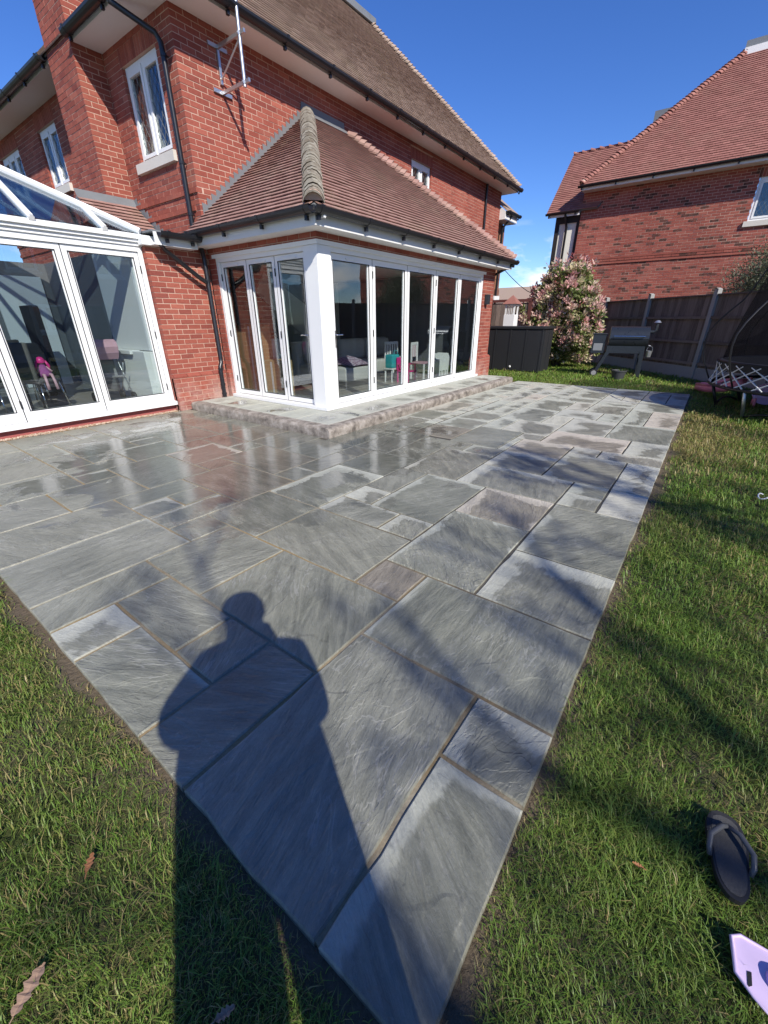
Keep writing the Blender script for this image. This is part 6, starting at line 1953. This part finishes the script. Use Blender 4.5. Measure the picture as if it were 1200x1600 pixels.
def slat_chair(c, rz, label, m1, m2):
    r = empty('toy_chair', (c[0], c[1], Z1), rz, label, 'chair', 'painted child chairs indoors')
    q = MB(); q.bbox((-0.2, -0.18, 0.34), (0.2, 0.18, 0.37), 0.008); q.build('seat', m2, r, local=True)
    for sx in (-1, 1):
        for sy in (-1, 1):
            q = MB(); q.bbox((sx * 0.18 - 0.018, sy * 0.16 - 0.018, 0), (sx * 0.18 + 0.018, sy * 0.16 + 0.018, 0.339 if sy < 0 else 0.80), 0.005); q.build('leg', m1, r, local=True)
    for i in range(4):
        q = MB(); q.bbox((-0.125 + i * 0.07, 0.15, 0.48), (-0.085 + i * 0.07, 0.17, 0.78), 0.006); q.build('slat', m1 if i % 2 else m2, r, local=True)
    q = MB(); q.bbox((-0.16, 0.145, 0.74), (0.16, 0.175, 0.80), 0.006); q.build('top_rail', m1, r, local=True)
M['palepink'] = plain('pale pink paint', (0.56, 0.33, 0.38), 0.5, var=0.08)
slat_chair((8.72, 5.45), 0.2, 'white and pink slatted child chair behind the fourth glass door', M['white_paint'], M['palepink'])
slat_chair((8.60, 6.1), -0.3, 'white slatted child chair farther back in the room', M['white_paint'], M['white_paint'])
q = MB()
q.prism([(9.25, 5.25, Z1 + 0.12), (9.75, 5.25, Z1 + 0.12), (9.78, 5.25, Z1 + 0.42), (9.70, 5.25, Z1 + 0.52), (9.62, 5.25, Z1 + 0.43), (9.52, 5.25, Z1 + 0.43), (9.46, 5.25, Z1 + 0.52), (9.38, 5.25, Z1 + 0.40), (9.25, 5.25, Z1 + 0.38)], (0, 0.30, 0))
for x_ in (9.28, 9.42, 9.58, 9.70):
    q.prism([(x_, 5.25, Z1), (x_ + 0.05, 5.25, Z1), (x_ + 0.05, 5.25, Z1 + 0.121), (x_, 5.25, Z1 + 0.121)], (0, 0.30, 0))
single('toy_castle', q, M['room_white'], 'white and grey castle shaped toy bench behind the last glass door', 'toy bench')

def carton(a, b, label, mat):
    e = empty('cardboard_box', (a[0], a[1], a[2]), 0, label, 'box', 'cardboard boxes behind the short glass doors')
    q = MB(); q.box(a, b); q.build('carton', mat, e)
    ym = (a[1] + b[1]) / 2
    q = MB(); q.box((a[0] - 0.002, ym - 0.025, a[2] + 0.02), (a[0] - 0.0005, ym + 0.025, b[2] - 0.02)); q.build('tape', M['white_paint'], e)
    q = MB(); q.box((a[0] + 0.002, a[1] + 0.002, b[2] + 0.0005), (b[0], ym - 0.004, b[2] + 0.006)); q.box((a[0] + 0.002, ym + 0.004, b[2] + 0.0005), (b[0], b[1] - 0.002, b[2] + 0.006)); q.build('flap', mat, e)
carton((5.05, 6.52, Z1 + 0.001), (5.25, 7.25, Z1 + 1.20), 'tall brown cardboard box behind the short glass doors', M['cardboard'])
carton((4.98, 6.03, Z1 + 0.001), (5.28, 6.50, Z1 + 0.62), 'small tan cardboard box behind the short glass doors', M['cardboard2'])
q = MB(); q.bbox((5.6, 7.15, Z1 + 0.001), (6.1, 7.6, Z1 + 0.9), 0.01); q.bbox((5.55, 7.1, Z1 + 0.9), (6.15, 7.65, Z1 + 0.93), 0.006)
single('side_cabinet', q, M['room_white'], 'white cabinet in the dim room behind the short doors', 'cabinet')

# conservatory furniture
M['chairf'] = plain('charcoal upholstery', (0.11, 0.105, 0.10), 0.9, var=0.15, scale=30)
C1 = 0.16
def dining_chair(c, rz, label):
    r = empty('dining_chair', (c[0], c[1], C1), rz, label, 'chair', 'charcoal dining chairs in the conservatory')
    q = MB(); q.bbox((-0.22, -0.22, 0.42), (0.22, 0.22, 0.50), 0.03); q.build('seat', M['chairf'], r, True, local=True)
    q = MB(); q.bbox((-0.22, 0.19, 0.46), (0.22, 0.25, 0.98), 0.025); q.build('backrest', M['chairf'], r, True, local=True)
    for sx in (-1, 1):
        for sy in (-1, 1):
            q = MB(); q.tube([(sx * 0.19, sy * 0.18, 0.43), (sx * 0.22, sy * 0.24, 0.0)], 0.011, 8); q.build('leg', M['chrome'], r, True, local=True)
dining_chair((1.95, 7.95), 2.2, 'charcoal dining chair nearest the conservatory glass')
dining_chair((1.35, 7.75), 2.5, 'charcoal dining chair at the left edge inside the conservatory')
dining_chair((2.2, 8.9), 0.8, 'charcoal dining chair deeper inside the conservatory')
tb = empty('dining_table', (1.3, 8.9, C1), 0, 'dark dining table inside the conservatory', 'table')
q = MB(); q.bbox((0.5, 8.4, C1 + 0.70), (2.0, 9.3, C1 + 0.74), 0.008); q.build('top', M['chairf'], tb)
for x_ in (0.6, 1.9):
    for y_ in (8.5, 9.2):
        q = MB(); q.bbox((x_ - 0.03, y_ - 0.03, C1), (x_ + 0.03, y_ + 0.03, C1 + 0.699), 0.004); q.build('leg', M['chairf'], tb)
dl = empty('doll', (2.05, 7.85, C1 + 0.50), 0, 'pink and purple rag doll sitting on the charcoal chair', 'doll')
M['dollp'] = plain('purple doll fabric', (0.30, 0.07, 0.26), 0.8, var=0.3, scale=25)
dx0, dy0, dz0 = 2.05, 7.83, C1 + 0.50
q = MB(); q.lathe([(0.001, 0.0), (0.10, 0.01), (0.085, 0.06), (0.045, 0.14), (0.032, 0.17), (0.001, 0.175)], (dx0, dy0, dz0), 12); q.build('dress', M['dollp'], dl, True)
q = MB(); q.lathe([(0.001, 0.0), (0.035, 0.015), (0.046, 0.05), (0.035, 0.085), (0.001, 0.10)], (dx0, dy0, dz0 + 0.17), 12); q.build('head', M['palepink'], dl, True)
q = MB(); q.lathe([(0.052, 0.03), (0.055, 0.07), (0.035, 0.105), (0.001, 0.115)], (dx0, dy0 + 0.008, dz0 + 0.165), 12); q.tube([(dx0 + 0.05, dy0, dz0 + 0.22), (dx0 + 0.08, dy0, dz0 + 0.15), (dx0 + 0.075, dy0, dz0 + 0.07)], [0.018, 0.02, 0.01], 6); q.tube([(dx0 - 0.05, dy0, dz0 + 0.22), (dx0 - 0.08, dy0, dz0 + 0.15), (dx0 - 0.075, dy0, dz0 + 0.07)], [0.018, 0.02, 0.01], 6); q.build('hair', M['hotpink'], dl, True)
for s in (-1, 1):
    q = MB(); q.tube([(dx0 + 0.035 * s, dy0 - 0.03, dz0 + 0.03), (dx0 + 0.045 * s, dy0 - 0.14, dz0 + 0.035), (dx0 + 0.05 * s, dy0 - 0.17, dz0 - 0.06), (dx0 + 0.055 * s, dy0 - 0.18, dz0 - 0.17)], [0.022, 0.02, 0.018, 0.022], 8); q.build('leg', M['palepink'], dl, True)
    q = MB(); q.tube([(dx0 + 0.04 * s, dy0, dz0 + 0.14), (dx0 + 0.09 * s, dy0 - 0.04, dz0 + 0.07)], 0.014, 6); q.build('arm', M['palepink'], dl, True)
pc = empty('pushchair', (2.95, 8.0, C1), 0, 'grey folding pushchair with pink bundle inside the conservatory', 'pushchair')
for s in (-1, 1):
    q = MB(); q.tube([(2.95 + 0.22 * s, 7.75, C1 + 0.08), (2.95 + 0.20 * s, 8.15, C1 + 0.95)], 0.012, 8); q.tube([(2.95 + 0.22 * s, 8.2, C1 + 0.08), (2.95 + 0.20 * s, 7.8, C1 + 0.62)], 0.012, 8); q.build('frame_side', M['steel'], pc, True)
    for y_ in (7.75, 8.2):
        q = MB(); q.tube([(2.95 + 0.22 * s - 0.02, y_, C1 + 0.075), (2.95 + 0.22 * s + 0.02, y_, C1 + 0.075)], 0.075, 16); q.build('wheel', M['rubber'], pc, True)
q = MB(); q.prism([(2.77, 7.8, C1 + 0.40), (3.13, 7.8, C1 + 0.40), (3.13, 8.08, C1 + 0.36), (2.77, 8.08, C1 + 0.36)], (0, 0, 0.03)); q.prism([(2.77, 8.06, C1 + 0.36), (3.13, 8.06, C1 + 0.36), (3.13, 8.2, C1 + 0.85), (2.77, 8.2, C1 + 0.85)], (0, 0.03, 0)); q.build('seat', plain('grey pushchair fabric', (0.22, 0.22, 0.23), 0.9), pc)
q = MB()
for i in range(6):
    a0_, a1_ = math.pi * i / 8, math.pi * (i + 1) / 8
    f = lambda a: (8.15 - 0.32 * math.sin(a) * 1.0, C1 + 0.72 + 0.26 * math.cos(a - 0.6))
    (ya, za), (yb, zb) = f(a0_), f(a1_)
    q.add([(2.75, ya, za), (3.15, ya, za), (3.15, yb, zb), (2.75, yb, zb)], [(0, 1, 2, 3)])
q.build('hood', M['palepink'], pc)
q = MB(); q.bbox((2.6, 9.6, C1 + 0.001), (2.75, 10.1, C1 + 1.5), 0.02); q.bbox((2.35, 9.5, C1 + 0.001), (2.59, 9.8, C1 + 0.9), 0.03)
single('coat_rack', q, plain('dark coats', (0.02, 0.02, 0.026), 0.9), 'dark pile of coats at the back of the conservatory', 'coats')

# ================================================================== the photographer (behind the lens; only the shadow shows)
def skin_chain(bm_edges, verts, radii, name, mat, parent, sub=2):
    me = bpy.data.meshes.new(name)
    me.from_pydata(verts, bm_edges, [])
    o = bpy.data.objects.new(name, me)
    COL.objects.link(o); o.parent = parent
    me.materials.append(mat)
    md = o.modifiers.new('Skin', 'SKIN')
    me.skin_vertices[0].data[0].use_root = True
    for i, r in enumerate(radii):
        me.skin_vertices[0].data[i].radius = r if isinstance(r, tuple) else (r, r)
    sb_ = o.modifiers.new('Subdivision', 'SUBSURF'); sb_.levels = sub; sb_.render_levels = sub
    for p in me.polygons: p.use_smooth = True
    return o
back = 0.40
PX, PY = -0.155, -0.315
per = empty('person', (PX, PY, GZ), math.radians(54) - math.pi / 2, 'person in dark jacket and cap holding up a phone behind the camera', 'person')
M['jacket'] = plain('dark jacket', (0.03, 0.035, 0.05), 0.85)
M['skin'] = plain('skin', (0.50, 0.30, 0.22), 0.55, var=0.08)
V = [(-0.06, 0, 0.96), (-0.06, 0.0, 1.12), (-0.05, 0.01, 1.28), (-0.02, 0.0, 1.44), (0, 0.01, 1.55), (0, 0.03, 1.63), (0, 0.035, 1.72),
     (0.19, -0.01, 1.43), (0.185, 0.09, 1.10), (0.05, 0.25, 1.31), (-0.19, -0.01, 1.43), (-0.34, 0.05, 1.20), (-0.08, 0.25, 1.31),
     (0.05, 0, 0.88), (0.07, 0.02, 0.50), (0.07, -0.02, 0.10), (0.10, 0.14, 0.05), (-0.19, 0, 0.88), (-0.20, 0.02, 0.50), (-0.19, -0.02, 0.10), (-0.20, 0.14, 0.05)]
Eg = [(0, 1), (1, 2), (2, 3), (3, 4), (4, 5), (5, 6), (3, 7), (7, 8), (8, 9), (3, 10), (10, 11), (11, 12), (0, 13), (13, 14), (14, 15), (15, 16), (0, 17), (17, 18), (18, 19), (19, 20)]
Rr = [(0.28, 0.19), (0.28, 0.19), (0.27, 0.19), (0.20, 0.14), 0.068, (0.085, 0.10), (0.085, 0.095), 0.090, 0.060, 0.042, 0.11, 0.10, 0.05, 0.16, 0.125, 0.095, 0.05, 0.16, 0.125, 0.095, 0.05]
skin_chain(Eg, V, Rr, 'body', M['jacket'], per)
q = MB(); q.lathe([(0.108, 0.0), (0.110, 0.05), (0.09, 0.10), (0.04, 0.125), (0.001, 0.13)], (0, 0.03, 1.70), 18); q.prism([(-0.08, 0.10, 1.705), (0.08, 0.10, 1.705), (0.06, 0.20, 1.695), (-0.06, 0.20, 1.695)], (0, 0, 0.012)); q.build('cap', M['jacket'], per, True, local=True)
q = MB(); q.lathe([(0.001, -0.02), (0.014, -0.012), (0.016, 0.0), (0.008, 0.02), (0.001, 0.025)], (0, 0.135, 1.655), 8); q.build('nose', M['skin'], per, True, local=True)
for s in (-1, 1):
    hv = [(s * 0.065, 0.25, 1.31), (s * 0.066, 0.275, 1.325), (s * 0.062, 0.295, 1.345)]
    he, hr = [(0, 1), (1, 2)], [0.032, 0.036, 0.03]
    for f in range(4):
        k = len(hv)
        hv += [(s * 0.066, 0.330, 1.385 - f * 0.018), (s * 0.052, 0.338, 1.384 - f * 0.018), (s * 0.036 + 0.002 * f * s, 0.337, 1.382 - f * 0.018)]
        he += [(2, k), (k, k + 1), (k + 1, k + 2)]; hr += [0.0095, 0.009, 0.008]
    k = len(hv)
    hv += [(s * 0.058, 0.288, 1.36), (s * 0.04, 0.292, 1.365)]
    he += [(1, k), (k, k + 1)]; hr += [0.011, 0.009]
    skin_chain(he, hv, hr, 'hand', M['skin'], per, 1)
# the phone, its back just behind the lens
ph = empty('phone', (0, 0, CAMH), 0, 'dark phone held up by the photographer', 'phone')
Mp = Matrix(((rt.x, up.x, -fw.x, 0.0), (rt.y, up.y, -fw.y, 0.0), (rt.z, up.z, -fw.z, CAMH), (0, 0, 0, 1)))
q = MB(); q.bbox((-0.068, -0.125, 0.012), (0.007, 0.014, 0.020), 0.003, Mp); q.build('case', M['rubber'], ph)
